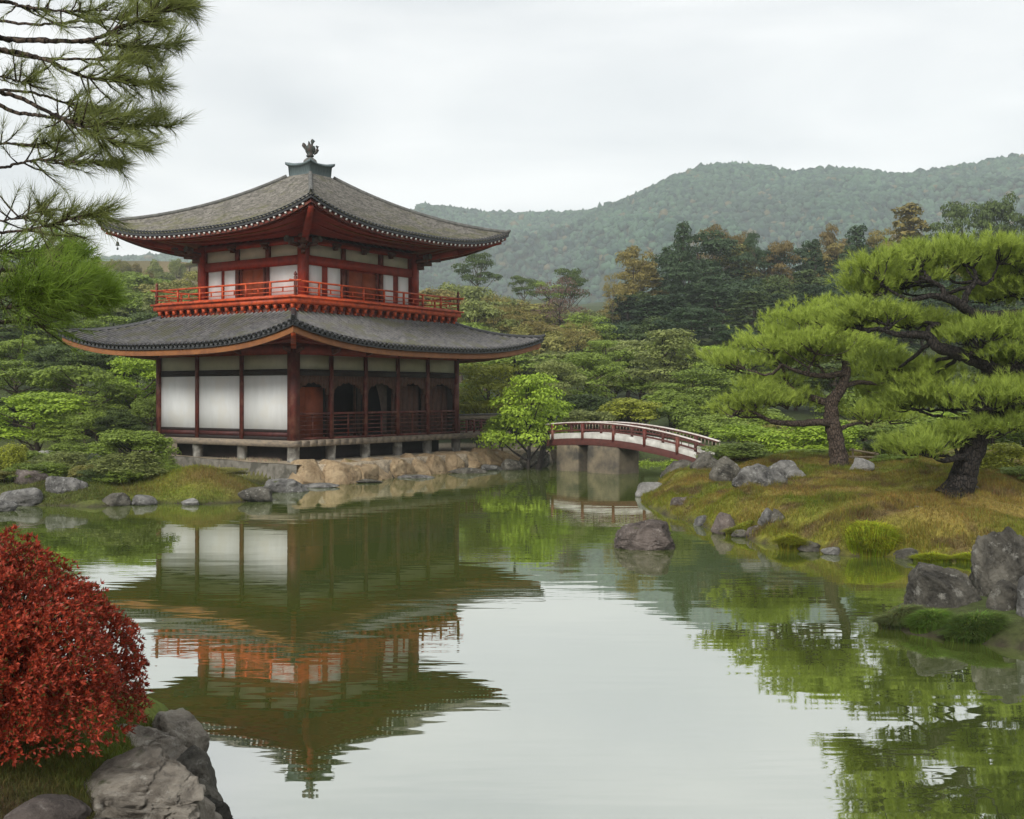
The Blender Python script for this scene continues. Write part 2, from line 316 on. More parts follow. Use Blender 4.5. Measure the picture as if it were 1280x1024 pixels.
def yard(x, y):
    s_ = (x + 7.88) * .695 + (y - 41.9) * .72
    return sstep(0, 1.5, 60 - y) * (1 - sstep(3.4, 4.6, x)) * sstep(.0, .12, s_) * (y > 40.5) * sstep(-19, -17.5, x)
def ground(x, y):
    x = np.ravel(np.asarray(x, float)); y = np.ravel(np.asarray(y, float))
    d = sdist(x, y) + .22 * fbm(xy3(x, y, .9), 3, 5)
    isl = sstep(2.5, 4.5, x) * sstep(21.5, 23, y) * (1 - sstep(46, 50, y))
    near = (1 - sstep(11.5, 13, y)) * (x < 0)
    rk = sstep(14, 15, y) * (1 - sstep(18.5, 20, y)) * (x > 5)
    h = .62 * (1 - np.exp(-np.maximum(d, 0) / .9))
    h = np.where(isl > .01, h * (1 - isl) + isl * (1.0 * (1 - np.exp(-np.maximum(d, 0) / 1.25)) + .17 * fbm(xy3(x, y, .42), 3, 9) * sstep(.2, 2, d) + .15 * fbm(xy3(x, y, 1.1), 3, 29) * sstep(.0, .5, d)), h)
    h = np.where(near, .74 * (1 - np.exp(-np.maximum(d, 0) / .42)), h)
    h = h * (1 - rk) + rk * .3 * (1 - np.exp(-np.maximum(d, 0) / .3))
    h += .06 * fbm(xy3(x, y, .6), 4, 3) * sstep(0, 1.5, d)
    # flat yard under the pavilion
    s_ = (x + 7.88) * .695 + (y - 41.9) * .72
    fl = yard(x, y)
    low = sstep(-16, -14.5, x) * (1 - sstep(-8.5, -7.6, x)) * sstep(37, 38.5, y) * (s_ < 0)
    h = h * (1 - .8 * low); h = h + .42 * np.exp(-((x + 10.0) / 1.5) ** 2 - ((y - 37.3) / 1.0) ** 2) * sstep(0, .6, d)
    h = np.where(d > 0, h * (1 - fl) + fl * .72, h)
    far = np.maximum(y - 58, 0); h += .1 * far * (far < 1e9) - .1 * np.maximum(y - 520, 0)
    h += np.where(y > 60, 1.6 * fbm(xy3(x, y, .03), 4, 8) * sstep(60, 110, y), 0)
    lf = sstep(10, 26, -x) * sstep(44, 62, y); h += 1.5 * lf + 11 * sstep(210, 300, y) * sstep(30, 90, -x)
    u = -np.minimum(-d, 1.2) * .8
    return np.where(d > 0, h, u * 1.0)
def graded(lo, a, b, hi, st, g=1.12):
    m = list(np.arange(a, b, st)); s = st; v = b
    while v < hi: m.append(v); s *= g; v += s
    m.append(hi); s = st; v = a
    pre = []
    while True:
        s *= g; v -= s
        if v <= lo: break
        pre.append(v)
    return np.array([lo] + pre[::-1] + m)
gx = graded(-1500, -17, 20, 1500, .2); gy = graded(-50, 3, 56, 1900, .2)
X, Y = np.meshgrid(gx, gy, indexing='ij'); G = ground(X, Y)
dd = sdist(X, Y)
def ground_colour(x, y, h, d):
    n1 = fbm(xy3(x, y, .55), 4, 21)[:, None]; n2 = fbm(xy3(x, y, 2.3), 3, 31)[:, None]
    gold = np.array([.185, .14, .034]); grn = np.array([.115, .13, .016]); brn = np.array([.105, .07, .032]); earth = np.array([.17, .13, .085])
    t = np.clip(.38 + n1 * .9, 0, 1); c = gold * t + grn * (1 - t)
    edge = np.clip(1 - d / 1.3, 0, 1)[:, None]; c = c * (1 - edge * .65) + np.array([.15, .155, .015]) * edge * .65
    k = np.clip((n2 - .25) * 2, 0, .8); c = c * (1 - k) + brn * k
    farm = sstep(44, 56, y)[:, None]; c = c * (1 - farm) + np.array([.045, .06, .02]) * farm
    lft = ((x < -3) & (y > 30)).astype(float)[:, None]; c = c * (1 - lft * .7) + np.array([.05, .065, .02]) * lft * .7
    pn = (np.exp(-((x + 10.3) / 2.3) ** 4 - ((y - 37) / 2.2) ** 4))[:, None]; c = c * (1 - pn) + (np.array([.16, .12, .035]) * t + np.array([.17, .19, .025]) * (1 - t)) * pn
    nr = ((y < 14) & (x < 0)).astype(float)[:, None]; c = c * (1 - nr) + (np.array([.10, .13, .018]) * t + np.array([.075, .058, .026]) * (1 - t)) * nr
    rk = ((y < 20.5) & (x > 5)).astype(float)[:, None]; c = c * (1 - rk) + (np.array([.045, .065, .015]) * t + np.array([.05, .055, .02]) * (1 - t)) * rk
    hill = (sstep(30, 50, -x) * sstep(205, 230, y))[:, None] * (.45 + .4 * n1.clip(-1, 1)); c = c * (1 - hill) + np.array([.22, .15, .08]) * hill
    fl = yard(x, y)[:, None]; c = c * (1 - fl) + np.array([.34, .28, .20]) * fl
    wet = np.clip(1 - (h - .02) / .10, 0, 1)[:, None]; c = c * (1 - wet) + np.array([.035, .028, .02]) * wet
    return c
gb = MB(); gb.grid(np.stack([X, Y, G.reshape(X.shape)], -1)); gb.c[0] = ground_colour(X.ravel(), Y.ravel(), G, dd)
def colmat(name, rough=.95, bump=.5, bscale=14, vary=.5, nscale=9, trans=0, bdist=.05):
    m, n, p = newmat(name); ns, ls = n.nodes, n.links; p.inputs['Roughness'].default_value = rough; p.inputs['Specular IOR Level'].default_value = .2
    a = ns.new('ShaderNodeAttribute'); a.attribute_name = 'col'; g = ns.new('ShaderNodeNewGeometry')
    z = ns.new('ShaderNodeTexNoise'); z.inputs['Scale'].default_value = nscale; z.inputs['Detail'].default_value = 6; z.inputs['Roughness'].default_value = .7; ls.new(g.outputs['Position'], z.inputs['Vector'])
    mr = ns.new('ShaderNodeMapRange'); mr.inputs['From Min'].default_value = .3; mr.inputs['From Max'].default_value = .7; mr.inputs['To Min'].default_value = 1 - vary; mr.inputs['To Max'].default_value = 1 + vary; ls.new(z.outputs[0], mr.inputs[0])
    v = ns.new('ShaderNodeVectorMath'); v.operation = 'SCALE'; ls.new(a.outputs['Color'], v.inputs[0]); ls.new(mr.outputs[0], v.inputs['Scale'])
    ls.new(v.outputs[0], p.inputs['Base Color'])
    if bump:
        zb = ns.new('ShaderNodeTexNoise'); zb.inputs['Scale'].default_value = bscale; zb.inputs['Detail'].default_value = 8; ls.new(g.outputs['Position'], zb.inputs['Vector'])
        b = ns.new('ShaderNodeBump'); b.inputs['Strength'].default_value = bump; b.inputs['Distance'].default_value = bdist; ls.new(zb.outputs[0], b.inputs['Height']); ls.new(b.outputs[0], p.inputs['Normal'])
    if trans:
        tr = ns.new('ShaderNodeBsdfTranslucent'); ls.new(v.outputs[0], tr.inputs[0]); ms = ns.new('ShaderNodeMixShader'); ms.inputs[0].default_value = trans
        ls.new(p.outputs[0], ms.inputs[1]); ls.new(tr.outputs[0], ms.inputs[2]); ls.new(ms.outputs[0], ns['Material Output'].inputs[0])
    return m
M['ground'] = colmat('mossy_ground'); M['blades'] = colmat('grass_blades', bump=0, vary=.35, nscale=3, trans=.5, rough=.7)
tag(gb.build('ground', M['ground'], smooth=True), kind='structure')

# ------------------------------------------------------------------ water
m, n, p = newmat('pond_water'); ns, ls = n.nodes, n.links; M['water'] = m
ns.remove(p)
dif = ns.new('ShaderNodeBsdfDiffuse'); glo = ns.new('ShaderNodeBsdfGlossy'); glo.inputs['Roughness'].default_value = .015; glo.inputs[0].default_value = (.93, .93, .92, 1)
g = ns.new('ShaderNodeNewGeometry')
zc = ns.new('ShaderNodeTexNoise'); zc.inputs['Scale'].default_value = .25; zc.inputs['Detail'].default_value = 3; ls.new(g.outputs['Position'], zc.inputs['Vector'])
rc = ns.new('ShaderNodeValToRGB'); e = rc.color_ramp.elements; e[0].position = .35; e[0].color = (.098, .125, .020, 1); e[1].position = .65; e[1].color = (.078, .108, .024, 1)
ls.new(zc.outputs[0], rc.inputs[0]); ls.new(rc.outputs[0], dif.inputs[0])
def ripple(scale, stretch, detail):
    mp = ns.new('ShaderNodeMapping'); mp.inputs['Scale'].default_value = stretch; ls.new(g.outputs['Position'], mp.inputs[0])
    z = ns.new('ShaderNodeTexNoise'); z.inputs['Scale'].default_value = scale; z.inputs['Detail'].default_value = detail; z.inputs['Roughness'].default_value = .5; ls.new(mp.outputs[0], z.inputs['Vector']); return z
r1 = ripple(1.0, (.45, 1.7, 1), 2); r2 = ripple(3.6, (.35, 1.6, 1), 2)
mk = ripple(.16, (1, 1.6, 1), 2); mr = ns.new('ShaderNodeMapRange'); mr.inputs['From Min'].default_value = .45; mr.inputs['From Max'].default_value = .62; mr.inputs['To Min'].default_value = .12; mr.inputs['To Max'].default_value = 1; ls.new(mk.outputs[0], mr.inputs[0])
mu = ns.new('ShaderNodeMath'); mu.operation = 'MULTIPLY'; ls.new(r2.outputs[0], mu.inputs[0]); ls.new(mr.outputs[0], mu.inputs[1])
sc2 = ns.new('ShaderNodeMath'); sc2.operation = 'MULTIPLY_ADD'; ls.new(mu.outputs[0], sc2.inputs[0]); sc2.inputs[1].default_value = .45; ls.new(r1.outputs[0], sc2.inputs[2])
b = ns.new('ShaderNodeBump'); b.inputs['Strength'].default_value = 1; b.inputs['Distance'].default_value = .0034; ls.new(sc2.outputs[0], b.inputs['Height'])
ls.new(b.outputs[0], glo.inputs['Normal'])
lw = ns.new('ShaderNodeLayerWeight'); lw.inputs[0].default_value = .5
fr = ns.new('ShaderNodeMapRange'); fr.inputs['From Min'].default_value = .55; fr.inputs['From Max'].default_value = .97; fr.inputs['To Min'].default_value = .66; fr.inputs['To Max'].default_value = .74; ls.new(lw.outputs['Facing'], fr.inputs[0])
ms = ns.new('ShaderNodeMixShader'); ls.new(fr.outputs[0], ms.inputs[0]); ls.new(dif.outputs[0], ms.inputs[1]); ls.new(glo.outputs[0], ms.inputs[2]); ls.new(ms.outputs[0], ns['Material Output'].inputs[0])
wb = MB(); wx = np.array([-60, 30.]); wy = np.array([0., 62.]); A, B = np.meshgrid(wx, wy, indexing='ij'); wb.grid(np.stack([A, B, A * 0], -1))
tag(wb.build('pond_water', M['water']), kind='structure')

# ------------------------------------------------------------------ far hills
rid = np.array([(-300, 330), (0, 325), (200, 318), (350, 300), (440, 282), (506, 266), (528, 253), (560, 257), (606, 264), (650, 266), (694, 264), (737, 260), (769, 252), (800, 239), (844, 217), (880, 206), (917, 202), (960, 206), (991, 211), (1030, 207), (1070, 208), (1127, 215), (1184, 206), (1230, 198), (1280, 191), (1400, 180), (1700, 190)], float)
HS = 1.6
def hill_h(px, y):
    return hill0(px, y / HS) * HS
def hill0(px, y):
    """height of the wooded range, terrain only"""
    ry = np.interp(px, rid[:, 0], rid[:, 1]); yr = 900 + 160 * sstep(820, 620, px)
    top = HC + (HY - ry) / FPX * yr
    x = (px - 640) / FPX * y
    f = sstep(0, 1, np.clip((y - 430) / (yr - 430), 0, 1)) * .55 + .45 * np.clip((y - 430) / (yr - 430), 0, 1) ** 1.3
    p_ = xy3(x, y, 1 / 150.)
    rdg = 1 - np.abs(fbm(p_ + 3.1, 4, 77)) * 1.9
    env = np.clip((y - 430) / 120, 0, 1) * np.clip((yr - y) / 220, 0, 1)
    h = 30 + (top - 36) * f + 46 * (rdg.clip(-1, 1) - 1) * env
    return np.where(y > yr, top - 6 - (y - yr) * .5, h)
def hills(pxs, ys, name, m_, drop):
    PX, YY = np.meshgrid(pxs, ys, indexing='ij'); px = PX.ravel(); y = YY.ravel(); x = (px - 640) / FPX * y
    z = hill_h(px, y) - drop; b = MB(); b.grid(np.stack([x, y, z], 1).reshape(PX.shape + (3,))); return b.build(name, m_, smooth=True)
def far_trees(n_, seed, y0, y1):
    """thousands of separate lumpy crowns merged into one far-off wood"""
    rg = np.random.default_rng(seed); y = np.sqrt(rg.uniform(y0 ** 2, y1 ** 2, n_)); px = rg.uniform(-60, 1340, n_)
    x = (px - 640) / FPX * y; g_ = hill_h(px, y); py = HY - (g_ + 5 - HC) / y * FPX; k = py < 405; x, y, g_ = x[k], y[k], g_[k]; n_ = len(x)
    r = rg.uniform(2.8, 5.6, n_) * np.where(rg.random(n_) < .08, 1.3, 1); con = rg.random(n_) < .14
    v0, f0 = ICO2; m_ = len(v0); V = v0[None] * (1 + .22 * rg.normal(size=(n_, m_, 1)).clip(-1.5, 1.5)); V = V * np.stack([r, r, r * np.where(con, 1.15, .85)], 1)[:, None]
    tap = np.where(con[:, None], 1 - .55 * (v0[None, :, 2] * .5 + .5), 1.0); V[:, :, :2] *= tap[..., None]
    V = V + np.stack([x, y, g_ + r * .55], 1)[:, None]; F = f0[None] + (np.arange(n_) * m_)[:, None, None]
    t = rg.random(n_)[:, None]; big = (.5 + .45 * fbm(xy3(x, y, 1 / 140.), 3, 51))[:, None].clip(0, 1)
    c = np.array([.008, .028, .022]) * (1 - t) + np.array([.055, .105, .060]) * t; c = c * (.75 + .5 * big); c = np.where(rg.random((n_, 1)) < .035, np.array([.10, .085, .04]), c)
    b = MB(); b.add(V.reshape(-1, 3), F.reshape(-1, 3)); b.c[0] = np.repeat(c, m_, 0); return b
def _ico2():
    import bmesh
    bm = bmesh.new(); bmesh.ops.create_icosphere(bm, subdivisions=1, radius=1); v = np.array([q.co[:] for q in bm.verts]); f = np.array([[q.index for q in w_.verts] for w_ in bm.faces]); bm.free(); return v, f
ICO2 = _ico2()
M['hill'] = mat('forest_floor_slope', (.03, .042, .02), (.05, .06, .03), .02, .95)
M['farwood'] = colmat('far_wood_canopy', bump=0, vary=.35, nscale=.25)
tag(hills(np.linspace(-260, 1560, 240), np.linspace(425, 1150, 150) * HS, 'hills', M['hill'], 0), kind='structure')
tag(far_trees(75000, 3, 900, 1720).build('far_forest', M['farwood']), 'misty forest covering the distant hills', kind='stuff')
#@@PART2
# ------------------------------------------------------------------ pavilion (local x runs along the railed front, local y along the plastered side)
PA = math.atan2(.825, .565)
pav = empty('temple_pavilion', (-8.4, 44, 0), PA, label='two-storey vermilion and white temple pavilion with sweeping tiled roofs by the pond', cat='pavilion')
LX, LY = 10.3, 7.9
UX0, UX1, UY0, UY1 = 1.6, 8.6, 1.08, 7.05
def rect_side(x0, x1, y0, y1):
    """returns f(side)->function(a,o,z) mapping along/outward coordinates to local x,y,z, and the length"""
    return {'front': (lambda a, o, z: (x0 + a, y0 - o, z), x1 - x0), 'side': (lambda a, o, z: (x0 - o, y0 + a, z), y1 - y0),
            'back': (lambda a, o, z: (x0 + a, y1 + o, z), x1 - x0), 'end': (lambda a, o, z: (x1 + o, y0 + a, z), y1 - y0)}
def sbox(mb, mp_, a0, a1, o0, o1, z0, z1):
    p = mp_(a0, o0, z0); q = mp_(a1, o1, z1)
    mb.box(min(p[0], q[0]), max(p[0], q[0]), min(p[1], q[1]), max(p[1], q[1]), p[2], q[2])
LS = rect_side(0, LX, 0, LY); US = rect_side(UX0, UX1, UY0, UY1)
FP = [0, 2.05, 4.1, 6.15, 8.2, LX]; SP = [0, 2.85, 5.5, LY]
def tL(px): r = (px - 640) / FPX; return (-8.387 - 45.93 * r) / (.825 + .565 * r)
def tR(px): r = (px - 640) / FPX; return (45.93 * r + 8.387) / (.565 - .825 * r)

# supports and floor
def post_at(x, y, z0, z1, s, name, m_, lab=None, r=0):
    b = MB(); b.tube([(x, y, z0), (x, y, (z0 + z1) / 2), (x, y, z1)], s / 2 * 1.0 if r else s / 2, 12 if not r else 7, rough=r, seed=int(x * 7 + y * 3)); return b.build(name, m_, pav, smooth=not r, label=lab)
for x in FP + [12.2, 14.1]:
    for y in (0, LY) if x <= LX else (0,):
        post_at(x, y, .4, 1.30, .42 if x else .5, 'support_stone', M['stone'], r=.06)
for y in SP[1:-1]:
    for x in (0, LX): post_at(x, y, .4, 1.30, .42, 'support_stone', M['stone'], r=.06)
b = MB(); b.box(.5, LX - .5, .6, LY - .5, .45, 1.28); b.build('underfloor_shadow_wall', M['darkwood'], pav).name = 'underfloor_shade_block'  # added dark block standing in for the shade beneath the floor
b = MB(); b.box(-.28, LX + .3, -.28, LY + .3, 1.30, 1.545); b.box(LX + .3, 14.3, -.28, 2.2, 1.302, 1.54)
for k in range(24): b.box(-.30 + k * .44, -.30 + k * .44 + .42, -.30, -.281, 1.31, 1.54)
b.build('floor_slab', M['weathered'], pav)
# pillars
for x in FP:
    for y in (0, LY):
        cr = x in (0, LX)
        b = MB(); s = .17 if (x, y) == (0, 0) else (.11 if cr else .085); b.box(x - s, x + s, y - s, y + s, 1.55, 5.05)
        b.build('pillar', M['dark_red'], pav)
for y in SP[1:-1]:
    for x in (0, LX):
        b = MB(); b.box(x - .08, x + .08, y - .08, y + .08, 1.55, 5.05); b.build('pillar', M['dark_red'], pav)
for sd, posts in (('front', FP), ('side', SP), ('back', FP), ('end', SP)):
    f, ln = LS[sd]
    for a0, a1 in zip(posts[:-1], posts[1:]):
        for (o1, z0, z1) in ((.05, 4.07, 4.31),) if sd == 'front' else ((.05, 4.07, 4.31), (.035, 1.55, 1.68), (.02, 1.86, 1.96)):
            b = MB(); sbox(b, f, a0 + .1, a1 - .1, -.06, o1, z0, z1); b.build('tie_beam', M['darkwood'], pav)
    b = MB(); sbox(b, f, .02, ln - .02, -.08, .115, 4.87, 5.32); b.build('frieze_beam', M['red'], pav)
    for a0, a1 in zip(posts[:-1], posts[1:]):
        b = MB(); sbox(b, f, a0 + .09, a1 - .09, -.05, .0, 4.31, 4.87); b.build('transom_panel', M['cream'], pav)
    if sd != 'front':
        for a0, a1 in zip(posts[:-1], posts[1:]):
            b = MB(); sbox(b, f, a0 + .10, a1 - .10, -.045, .012, 1.96, 4.07); b.build('wall_panel', M['plaster'], pav)
            b = MB(); sbox(b, f, a0 + .09, a1 - .09, -.045, .0, 1.68, 1.86); b.build('skirting_board', M['maroon'], pav)
# front: railing, recessed infill, carved valances
f, ln = LS['front']
for i, (a0, a1) in enumerate(zip(FP[:-1], FP[1:])):
    b = MB(); e0, e1 = a0 + (.18 if i == 0 else .09), a1 - .09
    for z, h_, d_ in ((1.56, .08, .05), (1.76, .035, .03), (1.93, .035, .03), (2.10, .035, .03), (2.27, .035, .03), (2.42, .035, .03), (2.53, .09, .06)):
        sbox(b, f, e0, e1, -d_, d_, z, z + h_)
    sbox(b, f, (a0 + a1) / 2 - .03, (a0 + a1) / 2 + .03, -.025, .025, 1.64, 2.53)
    b.build('railing', M['dark_red'], pav)
    # scalloped carved board
    pts = [(e0, 4.065), (e0, 3.30)]; nn = 9; wd = e1 - e0
    side_w = .16
    pts += [(e0 + side_w * .6, 3.30), (e0 + side_w, 3.42)]
    for k in range(nn + 1):
        t = k / nn; x = e0 + side_w + (wd - 2 * side_w) * t; arch = 3.52 + .26 * math.sin(math.pi * t) + (.05 if k % 2 else -.02); pts.append((x, arch))
    pts += [(e1 - side_w, 3.42), (e1 - side_w * .6, 3.30), (e1, 3.30), (e1, 4.065)]
    b = MB()
    # strips between top edge and the scalloped lower edge
    low = pts[1:-1]
    for (xa, za), (xb, zb) in zip(low[:-1], low[1:]):
        if xb - xa < .002: continue
        b.prism([(xa, za), (xb, zb), (xb, 4.065), (xa, 4.065)], 'y', .02, .07)
    vb = b.build('carved_valance', M['brown'], pav)
    b = MB()
    if i == 0:
        sbox(b, f, a0 + .06, (a0 + a1) / 2 - .012, -.42, -.38, 1.56, 3.62); sbox(b, f, (a0 + a1) / 2 + .012, a1 - .05, -.42, -.38, 1.56, 3.62)
        o = b.build('door', M['door'], pav, label='pair of plain orange-brown door leaves behind the first railing bay')
    elif i == 2:
        # two drawn curtains leaving a dark gap
        for sgn in (-1, 1):
            x0 = a0 + .1 if sgn < 0 else a1 - .1; P = []
            for zz in np.linspace(1.6, 4.0, 12):
                hw = (.25 + .55 * ((zz - 1.6) / 2.4) ** 2.2) * (.45 if sgn < 0 else 1.0)
                xs = x0 - sgn * np.linspace(0, hw, 20); P.append([(xx, .5 + .03 * math.sin(k * 1.4), zz) for k, xx in enumerate(xs)])
            b.grid(np.array(P))
        b.build('curtain', M['curtain'], pav, label='pale brown drawn curtain in the middle bay')
    elif i >= 3:
        for k in range(5):
            q0 = a0 + .1 + (a1 - a0 - .2) * k / 5; q1 = a0 + .1 + (a1 - a0 - .2) * (k + 1) / 5 - .02
            sbox(b, f, q0, q1, -.44 - .01 * (k % 2), -.40 - .01 * (k % 2), 1.56, 3.72)
        b.build('plank_screen', M['brown'], pav)
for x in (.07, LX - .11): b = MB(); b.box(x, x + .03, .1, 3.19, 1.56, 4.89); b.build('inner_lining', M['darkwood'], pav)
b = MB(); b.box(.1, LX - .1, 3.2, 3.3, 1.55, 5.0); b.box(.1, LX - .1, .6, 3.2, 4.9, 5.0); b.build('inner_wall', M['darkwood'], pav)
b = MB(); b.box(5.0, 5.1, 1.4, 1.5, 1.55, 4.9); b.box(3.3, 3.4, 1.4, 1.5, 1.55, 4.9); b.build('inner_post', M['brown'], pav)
# veranda to the right with a low fence
vf = rect_side(LX, 14.1, 0, 2.0)['front'][0]
b = MB(); sbox(b, vf, .1, 3.8, -.03, .03, 2.16, 2.36); b.build('fence_board', M['weathered'], pav)
b = MB(); sbox(b, vf, .08, 3.9, -.09, .09, 2.36, 2.43); b.build('fence_coping', M['ridge'], pav)
b = MB()
for z in (1.62, 1.78, 1.92, 2.06): sbox(b, vf, .1, 3.8, -.02, .02, z, z + .04)
for k in range(7): sbox(b, vf, .2 + k * .58, .28 + k * .58, -.035, .035, 1.55, 2.158)
b.box(14.03, 14.11, 0, 2.0, 2.0, 2.1); b.box(14.03, 14.11, 0, 2.0, 1.7, 1.76)
for k in range(4): b.box(14.02, 14.12, .1 + .6 * k, .18 + .6 * k, 1.55, 2.1)
b.build('veranda_railing', M['dark_red'], pav)

# ---- roofs
class Roof:
    def __init__(s, outer, inner, z_in, z_out, curve, lift, lp=1.7, sp=3.0):
        s.o = outer; s.i = inner; s.z_in = z_in; s.z_out = z_out; s.cv = curve; s.lift = lift; s.lp = lp; s.sp = sp
    def sides(s): return ('front', 'side', 'back', 'end')
    def ends(s, sd, t):
        """the two hip points (along coordinate) and the across coordinate at param t"""
        ox0, ox1, oy0, oy1 = s.o; ix0, ix1, iy0, iy1 = s.i; l = lambda a, b: a + (b - a) * t
        x0, x1, y0, y1 = l(ix0, ox0), l(ix1, ox1), l(iy0, oy0), l(iy1, oy1)
        return {'front': (x0, x1, y0), 'back': (x0, x1, y1), 'side': (y0, y1, x0), 'end': (y0, y1, x1)}[sd]
    def z(s, t, q):
        m_ = s.z_in + (s.z_out - s.z_in) * (t * (1 + s.cv) - s.cv * t * t)
        return m_ + s.lift * np.maximum(t, 0) ** s.lp * np.abs(q) ** s.sp
    def pt(s, sd, a, t, dz=0):
        a0, a1, c = s.ends(sd, t); q = np.clip((2 * a - a0 - a1) / (a1 - a0), -1, 1); z = s.z(t, q) + dz
        return (a, c, z) if sd in ('front', 'back') else (c, a, z)
    def ptq(s, sd, q, t, dz=0):
        a0, a1, c = s.ends(sd, t); a = (a0 + a1) / 2 + q * (a1 - a0) / 2; z = s.z(t, q) + dz
        return (a, c, z) if sd in ('front', 'back') else (c, a, z)
    def shell(s, mb, t0, t1, dz=0, nq=49, ntt=16, uv=None):
        for sd in s.sides():
            P = np.array([[s.ptq(sd, q, t, dz) for t in np.linspace(t0, t1, ntt)] for q in np.linspace(-1, 1, nq)]); mb.grid(P)
    def strip(s, mb, t, dz0, dz1, w_in, sds=None, nq=49):
        """box section following the eave at param t, from dz0 (low) to dz1 (high), width w_in measured in t units"""
        for sd in sds or s.sides():
            q = np.linspace(-1, 1, nq)
            rows = [[s.ptq(sd, k, t, dz0 if (not callable(dz0)) else dz0(k)) for k in q], [s.ptq(sd, k, t, dz1) for k in q], [s.ptq(sd, k, t - w_in, dz1) for k in q], [s.ptq(sd, k, t - w_in, dz0) for k in q]]
            # keep outer/inner rows level with the outer one
            for r_ in (2, 3):
                for j in range(nq):
                    x, y, z = rows[r_][j]; rows[r_][j] = (x, y, rows[0][j][2] + (dz1 - dz0 if r_ == 2 else 0))
            rows.append(rows[0]); mb.grid(np.array(rows))
    def ribs(s, mb, sp, rad, endcap=True, nt_=9):
        for sd in s.sides():
            a0, a1, _ = s.ends(sd, 1.0); b0, b1, _ = s.ends(sd, 0.0); n_ = int((a1 - a0 - .1) / sp)
            for k in range(n_):
                a = a0 + .12 + (a1 - a0 - .24) * k / (n_ - 1)
                tmin = 0.0
                if a < b0: tmin = (b0 - a) / (b0 - a0)
                if a > b1: tmin = (a - b1) / (a1 - b1)
                ts = np.linspace(min(tmin, .97), 1.012, nt_)
                mb.tube([s.pt(sd, a, t, rad * .25) for t in ts], rad, 6, cap=True)
def tilemat(name, a, b_, moss, mossy):
    m, n, p = newmat(name); ns, ls = n.nodes, n.links; p.inputs['Roughness'].default_value = .8; p.inputs['Specular IOR Level'].default_value = .25
    t = ns.new('ShaderNodeTexCoord'); 
    z = ns.new('ShaderNodeTexNoise'); z.inputs['Scale'].default_value = 9; z.inputs['Detail'].default_value = 9; z.inputs['Roughness'].default_value = .8; ls.new(t.outputs['Object'], z.inputs[0])
    r = ns.new('ShaderNodeValToRGB'); e = r.color_ramp.elements; e[0].position = .36; e[0].color = col(a); e[1].position = .66; e[1].color = col(b_); ls.new(z.outputs[0], r.inputs[0])
    vo = ns.new('ShaderNodeTexVoronoi'); vo.inputs['Scale'].default_value = 7; ls.new(t.outputs['Object'], vo.inputs[0])
    sv = ns.new('ShaderNodeSeparateColor'); ls.new(vo.outputs['Color'], sv.inputs[0])
    mr = ns.new('ShaderNodeMapRange'); mr.inputs['To Min'].default_value = .62; mr.inputs['To Max'].default_value = 1.45; ls.new(sv.outputs[0], mr.inputs[0])
    v = ns.new('ShaderNodeVectorMath'); v.operation = 'SCALE'; ls.new(r.outputs[0], v.inputs[0]); ls.new(mr.outputs[0], v.inputs['Scale'])
    sp = ns.new('ShaderNodeSeparateXYZ'); ls.new(t.outputs['Object'], sp.inputs[0])
    z2 = ns.new('ShaderNodeTexNoise'); z2.inputs['Scale'].default_value = 1.1; z2.inputs['Detail'].default_value = 7; z2.inputs['Roughness'].default_value = .7; ls.new(t.outputs['Object'], z2.inputs[0])
    mh = ns.new('ShaderNodeMapRange'); mh.inputs['From Min'].default_value = 11.2; mh.inputs['From Max'].default_value = 9.6; mh.inputs['To Min'].default_value = 0; mh.inputs['To Max'].default_value = .22; ls.new(sp.outputs[2], mh.inputs[0])
    ad = ns.new('ShaderNodeMath'); ls.new(z2.outputs[0], ad.inputs[0]); ls.new(mh.outputs[0], ad.inputs[1])
    m2 = ns.new('ShaderNodeMapRange'); m2.inputs['From Min'].default_value = .56; m2.inputs['From Max'].default_value = .74; m2.inputs['To Max'].default_value = mossy; ls.new(ad.outputs[0], m2.inputs[0])
    mm = ns.new('ShaderNodeMix'); mm.data_type = 'RGBA'; ls.new(m2.outputs[0], mm.inputs[0]); ls.new(v.outputs[0], mm.inputs[6]); mm.inputs[7].default_value = col(moss); ls.new(mm.outputs[2], p.inputs['Base Color'])
    b = ns.new('ShaderNodeBump'); b.inputs['Strength'].default_value = .8; b.inputs['Distance'].default_value = .05; ls.new(z.outputs[0], b.inputs['Height']); ls.new(b.outputs[0], p.inputs['Normal'])
    return m
M['shingle'] = tilemat('mossy_grey_shingles', (.085, .08, .07), (.20, .185, .16), (.115, .115, .04), .65)

def add_roof(R_, name, mt, rib_sp, rib_r, tin, courses=False):
    b = MB()
    if courses:
        # overlapping shingle courses: small real steps down the slope
        nC = 46
        for k in range(nC):
            t0 = k / nC; t1 = (k + 1) / nC + .004
            for sd in R_.sides():
                q = np.linspace(-1, 1, 41)
                P = np.array([[R_.ptq(sd, j, t0, .0) for j in q], [R_.ptq(sd, j, t1, .028) for j in q], [R_.ptq(sd, j, t1, -.01) for j in q]]); b.grid(P)
    else: R_.shell(b, 0, 1)
    r_ = b.build(name, mt, pav, smooth=False)
    return r_
